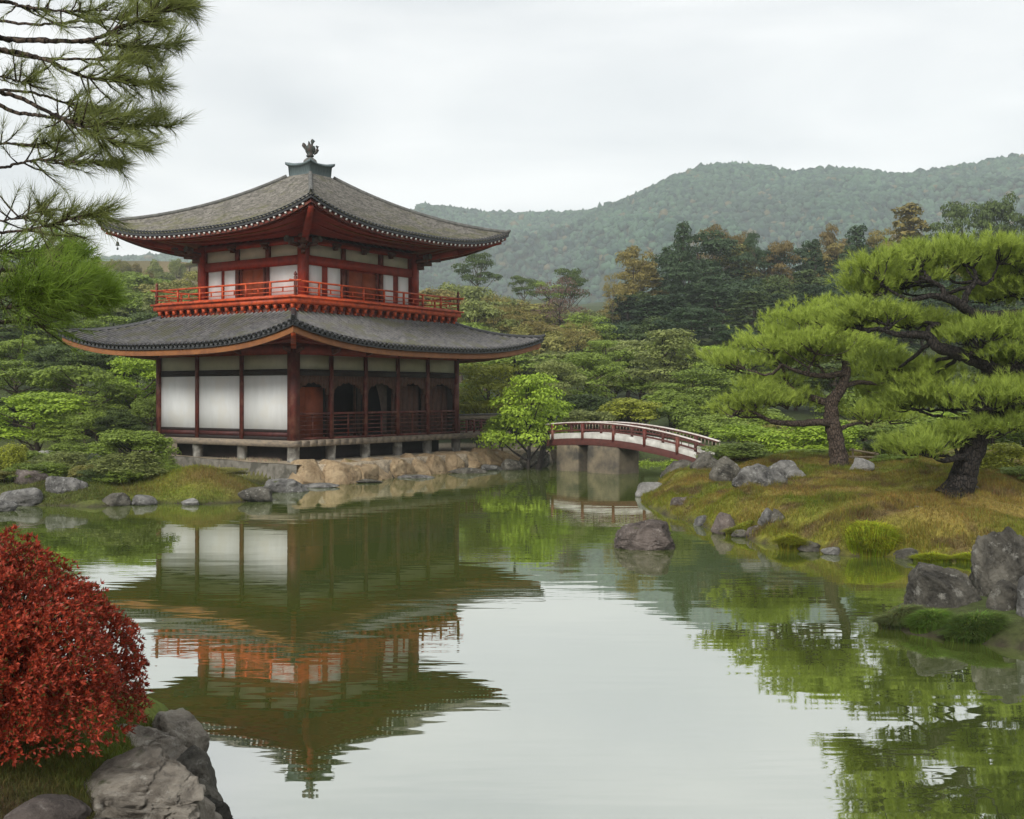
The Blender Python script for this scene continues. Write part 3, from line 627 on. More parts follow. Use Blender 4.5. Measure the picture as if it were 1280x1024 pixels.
# lower roof
RL = Roof((-2.85, LX + 2.95, -2.85, LY + 2.85), (.05, LX - .05, .05, LY - .05), 6.52, 5.22, .25, .72, 1.6, 3.0)
lr = add_roof(RL, 'lower_roof', M['tile'], .24, .05, 0)
b = MB(); RL.ribs(b, .25, .062); o = b.build('tile_ribs', M['tile_rib'], lr, smooth=True)
b = MB()
for sd in RL.sides():
    a0, a1, _ = RL.ends(sd, 1.0); n_ = int((a1 - a0 - .1) / .25)
    for k in range(n_):
        a = a0 + .12 + (a1 - a0 - .24) * k / (n_ - 1); b.tube([RL.pt(sd, a, .985, -.0), RL.pt(sd, a, 1.03, -.015)], .085, 8)
tag(b.build('tile_ends', M['tile_edge'], lr), kind='stuff')
b = MB(); RL.strip(b, 1.0, -.17, -.012, .05); b.build('eave_tiles', M['tile_edge'], lr)
b = MB(); RL.strip(b, .975, -.42, -.172, .04); b.build('eave_fascia', M['ochre'], lr)
b = MB()
for sd in RL.sides():   # sloping soffit from the fascia back up to the wall head
    q = np.linspace(-1, 1, 41); P = []
    for k in range(6):
        u = k / 5; row = []
        for j in q:
            x0, y0, z0 = RL.ptq(sd, j, .945, -.30); a0, a1, c_ = RL.ends(sd, .02); a = (a0 + a1) / 2 + j * (a1 - a0) / 2
            e_ = (a, c_, 5.30) if sd in ('front', 'back') else (c_, a, 5.30)
            row.append(tuple(np.array((x0, y0, z0)) * (1 - u) + np.array(e_) * u))
        P.append(row)
    b.grid(np.array(P))
b.build('soffit', M['red'], lr)
b = MB(); RL.strip(b, .55, -.62, -.40, .06); b.build('purlin', M['red'], lr)
def rafters(R_, mb, ends, sp, t0, t1, dz, w_, h_, zin=None):
    for sd in R_.sides():
        a0, a1, _ = R_.ends(sd, t1); b0, b1, _ = R_.ends(sd, t0); n_ = int((a1 - a0) / sp)
        for k in range(n_ + 1):
            a = a0 + .1 + (a1 - a0 - .2) * k / n_
            ts = t0
            if a < b0: ts = max(t0, t1 - (a - a0) / max(b0 - a0, 1e-6) * (t1 - t0) + .0)
            if a > b1: ts = max(t0, t1 - (a1 - a) / max(a1 - b1, 1e-6) * (t1 - t0))
            if t1 - ts < .03: continue
            P = np.array(R_.pt(sd, a, t1, dz)); Q = np.array(R_.pt(sd, a, ts, dz if zin is None else 0)); 
            if zin is not None: Q[2] = zin
            mb.beam(Q, P, w_, h_)
            d = (P - Q); d /= np.linalg.norm(d); ends.beam(P + d * .002, P + d * .03, w_ * .8, h_ * .85)
def hips(R_, rad, t0, t1, name, mt, parent, up=.0, kick=.12):
    for (sa, qa) in (('front', -1), ('front', 1), ('back', -1), ('back', 1)):
        ts = np.linspace(t0, t1, 22); pts = [R_.ptq(sa, qa, t, rad * .6 + up) for t in ts]
        x, y, z = pts[-1]; d = np.array(pts[-1]) - np.array(pts[-2]); d[2] = 0; d /= np.linalg.norm(d)
        pts.append((x + d[0] * .12, y + d[1] * .12, z + kick * .5)); pts.append((x + d[0] * .2, y + d[1] * .2, z + kick))
        b = MB(); b.tube(pts, [rad] * 22 + [rad * .85, rad * .5], 8); hr = b.build(name, mt, parent, smooth=True)
hips(RL, .10, .0, .98, 'hip_ridge', M['tile_edge'], lr)
# corner hip beams + carved nosings under the lower eave
def hipbeams(R_, wallrect, z_in, t1, dz, w_, h_, mt, parent, name='hip_beam'):
    x0, x1, y0, y1 = wallrect
    for (qa, sa, wx_, wy_) in ((-1, 'front', x0, y0), (1, 'front', x1, y0), (-1, 'back', x0, y1), (1, 'back', x1, y1)):
        e_ = np.array(R_.ptq(sa, qa, t1, dz)); b = MB(); s_ = np.array((wx_, wy_, z_in)); mid = (s_ + e_) / 2 - np.array((0, 0, .06))
        b.beam(s_, mid, w_, h_); b.beam(mid, e_, w_, h_, .8); b.build(name, mt, parent)
hipbeams(RL, (0, LX, 0, LY), 5.16, .95, -.42, .2, .2, M['vermilion'], lr)
# carved bracket at every lower pillar head
for x in FP:
    for y, s_ in ((0, -1), (LY, 1)):
        b = MB(); b.prism([(y, 4.86), (y + s_ * .5, 5.06), (y + s_ * .5, 5.16), (y, 5.16)], 'x', x - .07, x + .07); b.build('bracket', M['dark_red'], pav)
for y in SP:
    for x, s_ in ((0, -1), (LX, 1)):
        b = MB(); b.prism([(x, 4.86), (x + s_ * .5, 5.06), (x + s_ * .5, 5.16), (x, 5.16)], 'y', y - .068, y + .068); b.build('bracket', M['dark_red'], pav)
# ---- balcony
BX0, BX1, BY0, BY1 = -.1, LX + .15, -.2, LY + .3
bal = MB(); bal.box(BX0, BX1, BY0, BY1, 6.86, 7.06); bal.box(BX0 - .09, BX1 + .09, BY0 - .09, BY1 + .09, 7.062, 7.13)
bo = bal.build('balcony', M['vermilion'], pav)
b = MB(); b.box(BX0 + .28, BX1 - .28, BY0 + .28, BY1 - .28, 6.35, 6.858); b.build('bracket_band', M['dark_red'], bo)
bs = rect_side(BX0 + .28, BX1 - .28, BY0 + .28, BY1 - .28)
for sd in ('front', 'side', 'back', 'end'):
    f, ln = bs[sd]; b = MB(); n_ = int(ln / .46)
    sbox(b, f, -.02, ln + .02, .002, .05, 6.36, 6.50)
    for k in range(n_ + 1):
        a = k * ln / n_; sbox(b, f, a - .05, a + .05, .003, .22, 6.66, 6.855); sbox(b, f, a - .05, a + .05, .004, .12, 6.56, 6.658); sbox(b, f, a - .13, a + .13, .13, .20, 6.79, 6.853)
    b.build('brackets', M['vermilion'], bo)
rs = rect_side(BX0 + .1, BX1 - .1, BY0 + .1, BY1 - .1)
for sd in ('front', 'side', 'back', 'end'):
    f, ln = rs[sd]; r_ = MB()
    sbox(r_, f, -.3, ln + .3, -.035, .035, 7.68, 7.745); sbox(r_, f, -.1, ln + .1, -.022, .022, 7.46, 7.505); sbox(r_, f, .03, ln - .03, -.03, .03, 7.132, 7.19); sbox(r_, f, .03, ln - .03, -.02, .02, 7.30, 7.325)
    n_ = max(4, int(round(ln / 1.28)))
    for k in range(n_ + 1):
        a = ln * k / n_; sbox(r_, f, a - .036, a + .036, -.036, .036, 7.19, 7.68)
        if k < n_: a += ln / n_ / 2; sbox(r_, f, a - .02, a + .02, -.02, .02, 7.325, 7.46)
    r_.build('balcony_railing', M['vermilion'], bo)
for x, y in ((BX0 + .1, BY0 + .1), (BX1 - .1, BY0 + .1), (BX0 + .1, BY1 - .1), (BX1 - .1, BY1 - .1)):
    b = MB(); b.lathe([(0, 7.13), (.065, 7.13), (.065, 7.86), (.045, 7.88), (.045, 7.91), (.07, 7.93), (.06, 7.99), (.02, 8.05), (0, 8.08)], (x, y, 0), 10); b.build('newel_post', M['dark_red'], bo, smooth=True)
# ---- upper storey
uf, us = US['front'], US['side']
frontp = [(tR(387.4), tR(403)), (tR(411), tR(426)), (tR(480.5), tR(492)), (tR(499), tR(511))]
doorf = (tR(435.6), tR(470))
sidep = [(tL(275.5), tL(260.2)), (tL(297.4), tL(280)), (tL(371), tL(335))]
doors_ = (tL(329), tL(302.6))
b = MB(); b.box(UX0 + .08, UX1 - .08, UY0 + .08, UY1 - .08, 7.0, 9.7); b.build('upper_wall', M['red'], pav)
def upper_face(f, ln, panels, door, trans):
    b = MB(); sbox(b, f, .03, ln - .03, -.09, .045, 8.57, 8.95); sbox(b, f, .03, ln - .03, -.09, .05, 9.42, 9.62); sbox(b, f, .03, ln - .03, -.09, .03, 7.131, 7.36)
    b.build('wall_beam', M['red'], pav)
    for a0, a1 in panels:
        b = MB(); sbox(b, f, min(a0, a1), max(a0, a1), -.09, -.03, 7.36, 8.57); b.build('white_shutter', M['plaster'], pav)
    if door:
        a0, a1 = sorted(door); mid = (a0 + a1) / 2; d_ = MB(); sbox(d_, f, a0, mid - .012, -.09, -.02, 7.36, 8.5); sbox(d_, f, mid + .012, a1, -.09, -.02, 7.36, 8.5)
        d_.build('upper_door', M['door'], pav)
        for q0 in (a0 - .08, a1): b = MB(); sbox(b, f, q0, q0 + .08, -.09, .02, 7.36, 8.569); b.build('door_frame', M['dark_red'], pav)
    for a0, a1 in trans:
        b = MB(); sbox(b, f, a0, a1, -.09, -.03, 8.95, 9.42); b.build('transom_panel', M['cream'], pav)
    ed = sorted([e_ for t_ in trans for e_ in t_])
    for a in [(ed[i] + ed[i + 1]) / 2 for i in range(1, len(ed) - 1, 2)]:
        b = MB(); sbox(b, f, a - .1, a + .1, -.09, .03, 8.951, 9.419); sbox(b, f, a - .09, a + .09, -.09, .022, 7.361, 8.569); b.build('upper_pillar', M['dark_red'], pav)
f, ln = uf; upper_face(f, ln, frontp, doorf, [(tR(388.7), tR(426.4)), (tR(433), tR(473)), (tR(480.5), tR(510))])
f, ln = US['back']; upper_face(f, ln, frontp, doorf, [(tR(388.7), tR(426.4)), (tR(433), tR(473)), (tR(480.5), tR(510))])
f, ln = us; upper_face(f, ln, sidep, doors_, [(.3, 1.85), (2.2, 3.7), (4.0, ln - .25)])
f, ln = US['end']; upper_face(f, ln, sidep, doors_, [(.3, 1.85), (2.2, 3.7), (4.0, ln - .25)])
for x in (UX0, UX1):
    for y in (UY0, UY1):
        b = MB(); b.box(x - .16, x + .16, y - .16, y + .16, 7.131, 9.66); b.build('corner_pillar', M['red'], pav)
# upper roof
OUT = (-1.3, 11.4, -2.2, 10.34); CX, CY = 5.05, 4.07
RU = Roof(OUT, (CX - .6, CX + .6, CY - .6, CY + .6), 12.95, 9.86, .36, .80, 1.75, 2.9)
ur = add_roof(RU, 'upper_roof', M['shingle'], .2, .03, 0, courses=True)
b = MB(); RU.strip(b, 1.0, -.13, .015, .035); b.build('eave_tiles', M['tile_edge'], ur)
b = MB()   # little round tile ends along the eave
for sd in RU.sides():
    a0, a1, _ = RU.ends(sd, 1.0); n_ = int((a1 - a0) / .2)
    for k in range(n_):
        a = a0 + .1 + (a1 - a0 - .2) * k / (n_ - 1); b.tube([RU.pt(sd, a, .975, .03), RU.pt(sd, a, 1.008, .02)], .05, 6)
tag(b.build('tile_ends', M['tile_edge'], ur), kind='stuff')
b = MB(); RU.strip(b, .985, -.30, -.132, .03); b.build('eave_fascia', M['dark_red'], ur)
b = MB(); e_ = MB(); rafters(RU, b, e_, .30, .56, .992, -.20, .10, .09); ro = tag(b.build('rafters', M['dark_red'], ur), kind='stuff'); tag(e_.build('rafter_tips', M['white'], ro), kind='stuff')
b = MB()
for sd in RU.sides():
    q = np.linspace(-1, 1, 41); P = []
    for k in range(7):
        u = k / 6; row = []
        for j in q:
            x0, y0, z0 = RU.ptq(sd, j, .955, -.29); a0, a1, c_ = RU.ends(sd, .5); a = (a0 + a1) / 2 + j * (a1 - a0) / 2
            e2 = (a, c_, 9.72) if sd in ('front', 'back') else (c_, a, 9.72)
            row.append(tuple(np.array((x0, y0, z0)) * (1 - u) + np.array(e2) * u))
        P.append(row)
    b.grid(np.array(P))
b.build('soffit', M['red'], ur)
b = MB(); RU.strip(b, .93, -.44, -.30, .025); b.build('eave_beam', M['red'], ur)
b = MB(); RU.strip(b, .80, -.66, -.48, .03); b.build('purlin', M['ochre'], ur)
b = MB(); RU.strip(b, .69, -.98, -.80, .03); b.build('inner_purlin', M['red'], ur)
hips(RU, .085, .02, .985, 'hip_ridge', M['ridge'], ur, kick=.10)
hipbeams(RU, (UX0, UX1, UY0, UY1), 9.36, .955, -.42, .26, .24, M['red'], ur)
# big carved bracket clusters at the upper corners and smaller ones on the pillars
for x, sx in ((UX0, -1), (UX1, 1)):
    for y, sy in ((UY0, -1), (UY1, 1)):
        k = MB(); d = np.array((sx, sy, 0)) / math.sqrt(2); c_ = np.array((x, y, 0.))
        for i, (r0, z0, hh) in enumerate(((.45, 9.02, .16), (.8, 9.20, .16), (1.2, 9.38, .16))):
            k.beam(c_ + d * -.1 + (0, 0, z0), c_ + d * r0 + (0, 0, z0 + .03), .18, hh); 
            e_ = c_ + d * (r0 - .03) + np.array((0, 0, z0 + .12)); k.box(e_[0] - .14, e_[0] + .14, e_[1] - .14, e_[1] + .14, e_[2], e_[2] + .11)
        for dx, dy in ((sx, 0), (0, sy)):
            q = np.array((dx, dy, 0.)); k.beam(c_ + (0, 0, 9.3), c_ + q * .75 + (0, 0, 9.34), .16, .16)
        k.build('corner_bracket', M['brown'], pav)
        for dx, dy in ((sx, 0), (0, sy)): b = MB(); b.tube([c_ + np.array((dx, dy, 0)) * .62 + (0, 0, 9.46), c_ + np.array((dx, dy, 0)) * .95 + (0, 0, 9.50)], .13, 12); b.build('beam_end', M['ridge'], pav, smooth=False)
for f, ln, n_ in ((uf[0], uf[1], 4), (us[0], us[1], 3), (US['back'][0], US['back'][1], 4), (US['end'][0], US['end'][1], 3)):
    for k in range(1, n_):
        a = ln * k / n_; b = MB(); sbox(b, f, a - .09, a + .09, .05, .32, 9.36, 9.46); sbox(b, f, a - .07, a + .07, .05, .22, 9.28, 9.358); sbox(b, f, a - .22, a + .22, .14, .26, 9.461, 9.55); b.build('bracket', M['brown'], pav)
# ridge cap and finial
b = MB()
def ring(hw, zc, zk, n_=9):
    """square ring whose corners kick up by zk"""
    P = []
    for (xa, ya, xb, yb) in ((-1, -1, 1, -1), (1, -1, 1, 1), (1, 1, -1, 1), (-1, 1, -1, -1)):
        for t in np.linspace(0, 1, n_)[:-1]:
            P.append((CX + hw * (xa + (xb - xa) * t), CY + hw * (ya + (yb - ya) * t), zc + zk * abs(2 * t - 1) ** 2.5))
    P.append(P[0]); return P
b.grid(np.array([ring(.64, 12.82, .03), ring(.68, 13.30, .12), ring(.77, 13.31, .13), ring(.77, 13.38, .16), ring(.5, 13.46, .04), ring(.2, 13.55, 0), ring(.01, 13.56, 0)]))
cp = b.build('ridge_cap', M['copper'], pav)
b = MB(); b.lathe([(.0, 13.50), (.30, 13.50), (.30, 13.58), (.27, 13.66), (.17, 13.74), (.10, 13.80), (0, 13.80)], (CX, CY, 0), 20); fin = b.build('finial_base', M['ridge'], cp, smooth=True)
b = MB(); b.lathe([(0, 13.80), (.09, 13.80), (.17, 13.82), (.17, 13.87), (.13, 13.90), (.20, 14.02), (.24, 14.18), (.21, 14.27), (.12, 14.31), (0, 14.32)], (CX, CY, 0), 20)
# handle-like scroll on one side, knob on the other
u_ = np.array((.565, -.825, 0))   # screen-right in local axes
u_ = np.array((math.cos(-PA), math.sin(-PA), 0)); c0 = np.array((CX, CY, 0))
b.tube([c0 + u_ * .16 + (0, 0, 13.92), c0 + u_ * .26 + (0, 0, 14.0), c0 + u_ * .32 + (0, 0, 14.12), c0 + u_ * .33 + (0, 0, 14.24), c0 + u_ * .26 + (0, 0, 14.29)], [.05, .07, .08, .07, .03], 8)
b.tube([c0 - u_ * .12 + (0, 0, 14.05), c0 - u_ * .24 + (0, 0, 14.22), c0 - u_ * .27 + (0, 0, 14.32), c0 - u_ * .30 + (0, 0, 14.42)], [.05, .06, .10, .04], 8)
b.tube([c0 - u_ * .05 + (0, 0, 14.25), c0 - u_ * .04 + (0, 0, 14.38), c0 - u_ * .06 + (0, 0, 14.5)], [.07, .06, .02], 8)
b.tube([c0 + u_ * .06 + (0, 0, 14.25), c0 + u_ * .09 + (0, 0, 14.4), c0 + u_ * .12 + (0, 0, 14.5), c0 + u_ * .08 + (0, 0, 14.58)], [.06, .05, .10, .04], 8)
b.build('finial_urn', M['bronze'], fin.parent, smooth=True)
# wind bells hang from the eaves
def bell(loc, lab):
    e_ = empty('wind_bell', loc, label=lab, cat='bell')
    b = MB(); b.lathe([(.0, 0), (.03, -.01), (.06, -.05), (.07, -.14), (.09, -.18), (.085, -.18), (.05, -.1), (0, -.04)], (0, 0, 0), 12); b.build('bell_body', M['bronze'], e_, smooth=True)
    b = MB(); b.tube([(0, 0, .22), (0, 0, 0)], .012, 5); b.tube([(0, 0, -.05), (0, 0, -.26)], .008, 5); b.box(-.04, .04, -.004, .004, -.36, -.26); b.build('bell_chain', M['bronze'], e_)
def toworld(p):
    c_, s_ = math.cos(PA), math.sin(PA); return (-8.4 + p[0] * c_ - p[1] * s_, 44 + p[0] * s_ + p[1] * c_, p[2])
q = RU.ptq('side', .93, .93, -.74); bell(toworld(q), 'small dark wind bell under the left corner of the upper eaves')
q = RL.ptq('end', -.86, .86, -.72); bell(toworld(q), 'small dark wind bell under the right corner of the lower eaves')
#@@PART3
# ------------------------------------------------------------------ arched bridge
import bmesh
def ground1(x, y): return float(ground([x], [y])[0])
BA = np.array([1.66, 50.5]); BB = np.array([7.15, 44.6]); bd = (BB - BA) / np.linalg.norm(BB - BA); bn = np.array([.71, .70]); BWID = 1.35
bridge = empty('arched_bridge', (0, 0, 0), label='low arched footbridge with red-brown posts and white side boards on two stone piers', cat='bridge')
def bt(t): return 1.42 - .62 * ((t - .3) / .7) ** 2
def bp(t, off=0, dz=0): q = BA + (BB - BA) * t + bn * off; return (q[0], q[1], bt(t) + dz)
def bstrip(mb, off0, off1, dz0, dz1, t0=0., t1=1., n_=40):
    ts = np.linspace(t0, t1, n_); P = [[bp(t, off0, dz0) for t in ts], [bp(t, off0, dz1) for t in ts], [bp(t, off1, dz1) for t in ts], [bp(t, off1, dz0) for t in ts]]; P.append(P[0]); mb.grid(np.array(P))
    for e_ in (0, n_ - 1): mb.add([P[k][e_] for k in range(4)], np.array([[0, 1, 2, 3]]))
b = MB(); bstrip(b, .05, BWID - .05, -.05, 0, -.03, 1.04); b.build('deck', M['weathered'], bridge)
for o0, o1 in ((0, .14), (BWID - .14, BWID)):
    b = MB(); bstrip(b, o0, o1, -.25, .03, -.03, 1.04); b.build('arch_beam', M['bridge_red'], bridge)
    ins = .02 if o0 == 0 else BWID - .10
    b = MB(); bstrip(b, ins, ins + .05, .035, .27, 0, 1.0); b.build('side_board', M['bridge_white'], bridge)
    b = MB(); bstrip(b, ins - .005, ins + .075, .34, .41, -.02, 1.0); b.build('middle_rail', M['bridge_red'], bridge)
    b = MB(); bstrip(b, ins - .02, ins + .09, .705, .745, -.04, 1.03); b.build('handrail', M['rail_pale'], bridge)
    b = MB(); bstrip(b, ins + .0, ins + .07, .645, .700, -.03, 1.02); b.build('upper_rail', M['bridge_red'], bridge)
    for t in (.02, .245, .465, .675, .885):
        q = bp(t, ins + .025); b = MB(); b.box(q[0] - .075, q[0] + .075, q[1] - .075, q[1] + .075, q[2] - .02, q[2] + .66); b.build('post', M['bridge_red'] if o0 else M['dark_red'], bridge)
    if o0:
        b = MB()
        for t in np.linspace(.02, 1.03, 46):
            q = bp(t, ins + .035); b.box(q[0] - .02, q[0] + .02, q[1] - .02, q[1] + .02, q[2] + .41, q[2] + .66)
        b.build('balusters', M['weathered'], bridge)
    else:
        b = MB()
        for t in np.linspace(.05, 1.0, 22):
            q = bp(t, ins + .035); b.box(q[0] - .012, q[0] + .012, q[1] - .012, q[1] + .012, q[2] + .41, q[2] + .66)
        b.build('balusters', M['bridge_red'], bridge)
def pier(t0, t1, depth, seed, lab):
    q0 = BA + (BB - BA) * t0; q1 = BA + (BB - BA) * t1; b = MB(); c = (q0 + q1) / 2 + bn * depth * .5; hx = (q1 - q0); L_ = np.linalg.norm(hx)
    v = ICO5.copy(); v = np.sign(v) * np.abs(v) ** .13; v /= np.abs(v).max(0)
    v = v * (1 + .035 * fbm(v * 1.7 + seed, 4))[:, None]
    zt = bt((t0 + t1) / 2) - .22; z = (v[:, 2] + 1) / 2 * (zt + .6) - .6
    flare = 1 + .05 * (1 - (z + .6) / (zt + .6))
    xy = c + (v[:, 0:1] * bd * L_ / 2 + v[:, 1:2] * bn * depth / 2) * flare[:, None]
    b.add(np.concatenate([xy, z[:, None]], 1), ICO5F); b.build('stone_pier', M['pier'], bridge, smooth=True, label=lab)
def cracks(v, seed, a=.05, fr=1.9, wd=.05):
    return -a * np.exp(-(fbm(v * fr + seed, 3, seed) / wd) ** 2) - .6 * a * np.exp(-(fbm(v * np.array([1.2, 1.2, 4.5]) * 1.3 + seed * 2, 3, seed + 9) / wd) ** 2)
def ico(sub):
    bm = bmesh.new(); bmesh.ops.create_icosphere(bm, subdivisions=sub, radius=1); v = np.array([x.co[:] for x in bm.verts]); f = np.array([[q.index for q in x.verts] for x in bm.faces]); bm.free(); return v, f
ICO5, ICO5F = ico(5); ICO4, ICO4F = ico(4); ICO6, ICO6F = ico(6); ICO7, ICO7F = ico(7)
pier(.05, .215, 1.2, 3, None); pier(.28, .50, 1.4, 9, None)

# ------------------------------------------------------------------ rocks
def rock(loc, size, seed, m_, label, rz=0, cat='rock', group=None, sub=4, ang=.8, sink=.3, name='rock', rough=.10, lay=0, cuts=11, parent=None, power=1.0, crk=1.0):
    rg = np.random.default_rng(seed); v, f = {4: (ICO4, ICO4F), 5: (ICO5, ICO5F), 6: (ICO6, ICO6F), 7: (ICO7, ICO7F)}[sub]; v = v.copy()
    if power != 1: v = np.sign(v) * np.abs(v) ** power
    for k in range(cuts):
        n_ = rg.normal(size=3); n_[2] = abs(n_[2]) * .8; n_ /= np.linalg.norm(n_); d = rg.uniform(.55, .88); t = v @ n_ - d; v = v - np.where(t > 0, t * ang, 0)[:, None] * n_
    v = v * (1 + rough * 1.3 * fbm(v * 1.5 + seed * 1.7, 3) + rough * .5 * fbm(v * 5 + seed, 4))[:, None]
    if sub >= 5: v = v * (1 + crk * cracks(v, seed % 97, .07 if sub > 5 else .05) + .018 * fbm(v * 14 + seed, 3))[:, None]
    if sub == 7: v = v * (1 + .012 * fbm(v * 34 + seed, 3))[:, None]
    if lay: v[:, :2] *= (1 + lay * vn(np.stack([v[:, 0] * .8, v[:, 1] * .8, v[:, 2] * 7 + v[:, 0] * .9], 1), seed))[:, None]
    v -= (v.max(0) + v.min(0)) / 2; v /= np.abs(v).max(0)
    sx, sy, sz = size; tot = sz * (1 + sink); v = v * np.array([sx / 2, sy / 2, tot / 2]); v[:, 2] += tot / 2 - sz * sink
    b = MB(); b.add(v, f); o = b.build(name, m_, parent, smooth=True)
    o.location = loc; o.rotation_euler.z = rz
    if parent is None: tag(o, label, cat, group)
    return o
def prock(px, py, wpx, hpx, h, m_, label, seed, dep=.8, rz=0, **k):
    if h > .1:
        for _ in range(4): p = W(px, py, h); h = .5 * h + .5 * max(.05, ground1(p[0], p[1]))
    p = W(px, py, h); s = p[1] / FPX; wd = wpx * s
    p[1] += wd * dep * .45; p[0] = (px - 640) * p[1] / FPX
    return rock((p[0], p[1], h), (wd, wd * dep, hpx * s * 1.02), seed, M[m_], label, rz, **k)
prock(806, 688, 78, 36, 0, 'rock_brown', 'brown-grey pointed boulder standing alone in the middle of the pond', 27, sub=6, ang=.95, rough=.08, cuts=15)
prock(816, 622, 46, 18, 0, 'rock_pale', 'low pale rock at the island tip nearest the bridge', 4)
prock(911, 606, 52, 34, .42, 'rock_dark', 'dark angular boulder leaning behind the big grey boulder by the bridge bush', 21, ang=.95)
prock(950, 613, 74, 32, .42, 'rock_grey', 'big smooth grey boulder on the mossy island left of the first pine', 33, sub=5)
prock(1078, 589, 32, 16, .85, 'rock_pale', 'small white boulder just right of the left pine trunk', 8)
prock(975, 598, 46, 22, .6, 'rock_grey', 'rough grey rock behind the big smooth boulder', 44)
prock(1040, 665, 38, 24, .28, 'rock_grey', 'grey rock half sunk in the mossy slope below the pines', 17)
prock(958, 658, 22, 22, .22, 'rock_grey', 'small upright grey stone in the shoreline trio', 71, group=None)
prock(972, 655, 18, 18, .3, 'rock_dark', 'small dark round stone at the back of the shoreline trio', 72)
prock(955, 675, 46, 19, 0, 'rock_brown', 'flat grey-brown stone at the water in front of the shoreline trio', 73)
prock(905, 668, 34, 26, 0, 'rock_brown', 'rounded brown stone at the mossy shore between the island tip and the trio', 75)
prock(858, 640, 40, 18, .1, 'rock_brown', 'low brown stone buried in moss near the island tip', 76)
prock(1218, 615, 16, 8, .75, 'rock_dark', 'tiny dark stone on the moss right of the big pine', 77)
prock(850, 602, 50, 26, -.05, 'rock_dark', 'dark boulder under the right end of the bridge', 78, dep=.9)
prock(884, 592, 44, 26, .3, 'rock_dark', 'dark boulder holding up the right end of the bridge beams', 79)
# right-hand group
prock(1262, 776, 96, 112, 0, 'rock_dark', 'tallest dark grey standing boulder at the right edge of the pond', 91, sub=6, ang=.85, dep=.85, power=.75, rough=.09)
prock(1183, 784, 100, 72, 0, 'rock_dark', 'broad rounded dark grey boulder left of the tallest one at the right edge', 93, sub=6, ang=.8, dep=.9, power=.8, rough=.1)
prock(1254, 790, 42, 62, .0, 'rock_dark', 'smaller egg-shaped boulder in front of the tallest boulder', 95, sub=5, ang=.6, dep=.9, power=.9)
prock(1300, 800, 56, 90, .0, 'rock_grey', 'mossy boulder cut off by the right picture edge', 96, sub=5, dep=.9)
# left shore
prock(86, 630, 62, 34, 0, 'rock_grey', 'craggy light grey boulder at the left shore beside the dark green shrub', 101, sub=5, ang=.95)
prock(28, 633, 60, 22, 0, 'rock_grey', 'low grey rock at the water on the far left shore', 102)
prock(36, 610, 48, 22, .25, 'rock_brown', 'brown-grey rock above the low one on the far left shore', 103)
prock(104, 590, 60, 24, .5, 'rock_pale', 'pale flat rock behind the craggy left shore boulder', 104)
prock(60, 582, 60, 18, .5, 'rock_pale', 'pale slab under the green bushes at the left', 105)
prock(318, 628, 46, 18, 0, 'rock_dark', 'dark rock at the right tip of the mossy point below the terrace', 106, dep=.7)
prock(355, 616, 64, 16, 0, 'rock_grey', 'flat wet rock between the mossy point and the terrace wall', 107, dep=.7)
prock(238, 632, 24, 8, 0, 'rock_pale', 'small pale stone under the middle of the mossy point', 109)
prock(180, 632, 34, 12, 0, 'rock_grey', 'grey stone at the left end of the mossy point', 110)
prock(145, 633, 36, 16, 0, 'rock_dark', 'dark stone at the foot of the dark green shrub', 111)
prock(5, 640, 34, 14, 0, 'rock_grey', 'grey stone at the very left of the far shore', 112)
# rocks in the shade left of the bridge
prock(668, 585, 40, 20, 0, 'rock_dark', 'dark rock at the left foot of the bridge', 113)
prock(640, 588, 30, 14, 0, 'rock_dark', 'dark low rock between the tan ledge and the bridge', 114)
prock(700, 572, 50, 22, .2, 'rock_dark', 'dark rock behind the left bridge pier', 115)
for k, (px, py, wp, hp, m_, lb) in enumerate([(830, 634, 30, 12, 'rock_brown', 'small brown stone at the waterline just right of the pale tip rock'), (880, 658, 26, 13, 'rock_grey', 'small grey waterline stone left of the rounded brown stone'),
    (925, 672, 24, 9, 'rock_dark', 'little dark waterline stone left of the flat stone of the trio'), (1010, 690, 34, 12, 'rock_dark', 'dark waterline stone right of the hanging tuft'), (1040, 694, 28, 9, 'rock_grey', 'grey waterline stone left of the bright grass tuft'),
    (1135, 699, 34, 12, 'rock_dark', 'dark waterline stone between the two bright grass tufts'), (995, 600, 26, 12, 'rock_pale', 'pale stone poking out of the moss left of the left pine'), (1150, 640, 18, 7, 'rock_grey', 'little grey stone on the moss left of the big pine trunk')]):
    prock(px, py, wp, hp, .5 if py in (600, 640) else 0, m_, lb, 150 + k)
# retaining wall in front of the terrace
Aw = np.array([-14.9, 48.7]); Bw = np.array([-7.88, 41.86]); dirw = (Bw - Aw) / np.linalg.norm(Bw - Aw); nw = np.array([-.695, -.72])
b = MB(); Lw = np.linalg.norm(Bw - Aw); ss = np.linspace(0, Lw, 110); zz = np.linspace(-.3, .74, 16)
S, Z = np.meshgrid(ss, zz, indexing='ij'); nd = .05 * fbm(np.stack([S.ravel() * 1.3, Z.ravel() * 1.3, S.ravel() * 0], 1), 4, 61) + .12 * (1 - (Z.ravel() + .3)) * .6
P = Aw + S.ravel()[:, None] * dirw + nd[:, None] * nw; top = .02 * fbm(xy3(S.ravel(), S.ravel() * 0, .8), 3, 62)
b.grid(np.concatenate([P, (Z.ravel() + top * (Z.ravel() > .5))[:, None]], 1).reshape(110, 16, 3))
t2 = np.linspace(-.02, -1.1, 5); P2 = []
for s_ in ss:
    tp = .74 + .02 * float(fbm(xy3([s_], [0], .8), 3, 62)[0]); P2.append([(*(Aw + s_ * dirw + nw * (-k_ - .0)), tp + (.015 if i_ == 0 else .03 - .02 * i_)) for i_, k_ in enumerate((-.03, .25, .6, 1.2))])
rw = b.build('retaining_wall', M['wallstone']); tag(rw, 'rough grey stone wall edging the terrace left of the pavilion corner', 'wall')
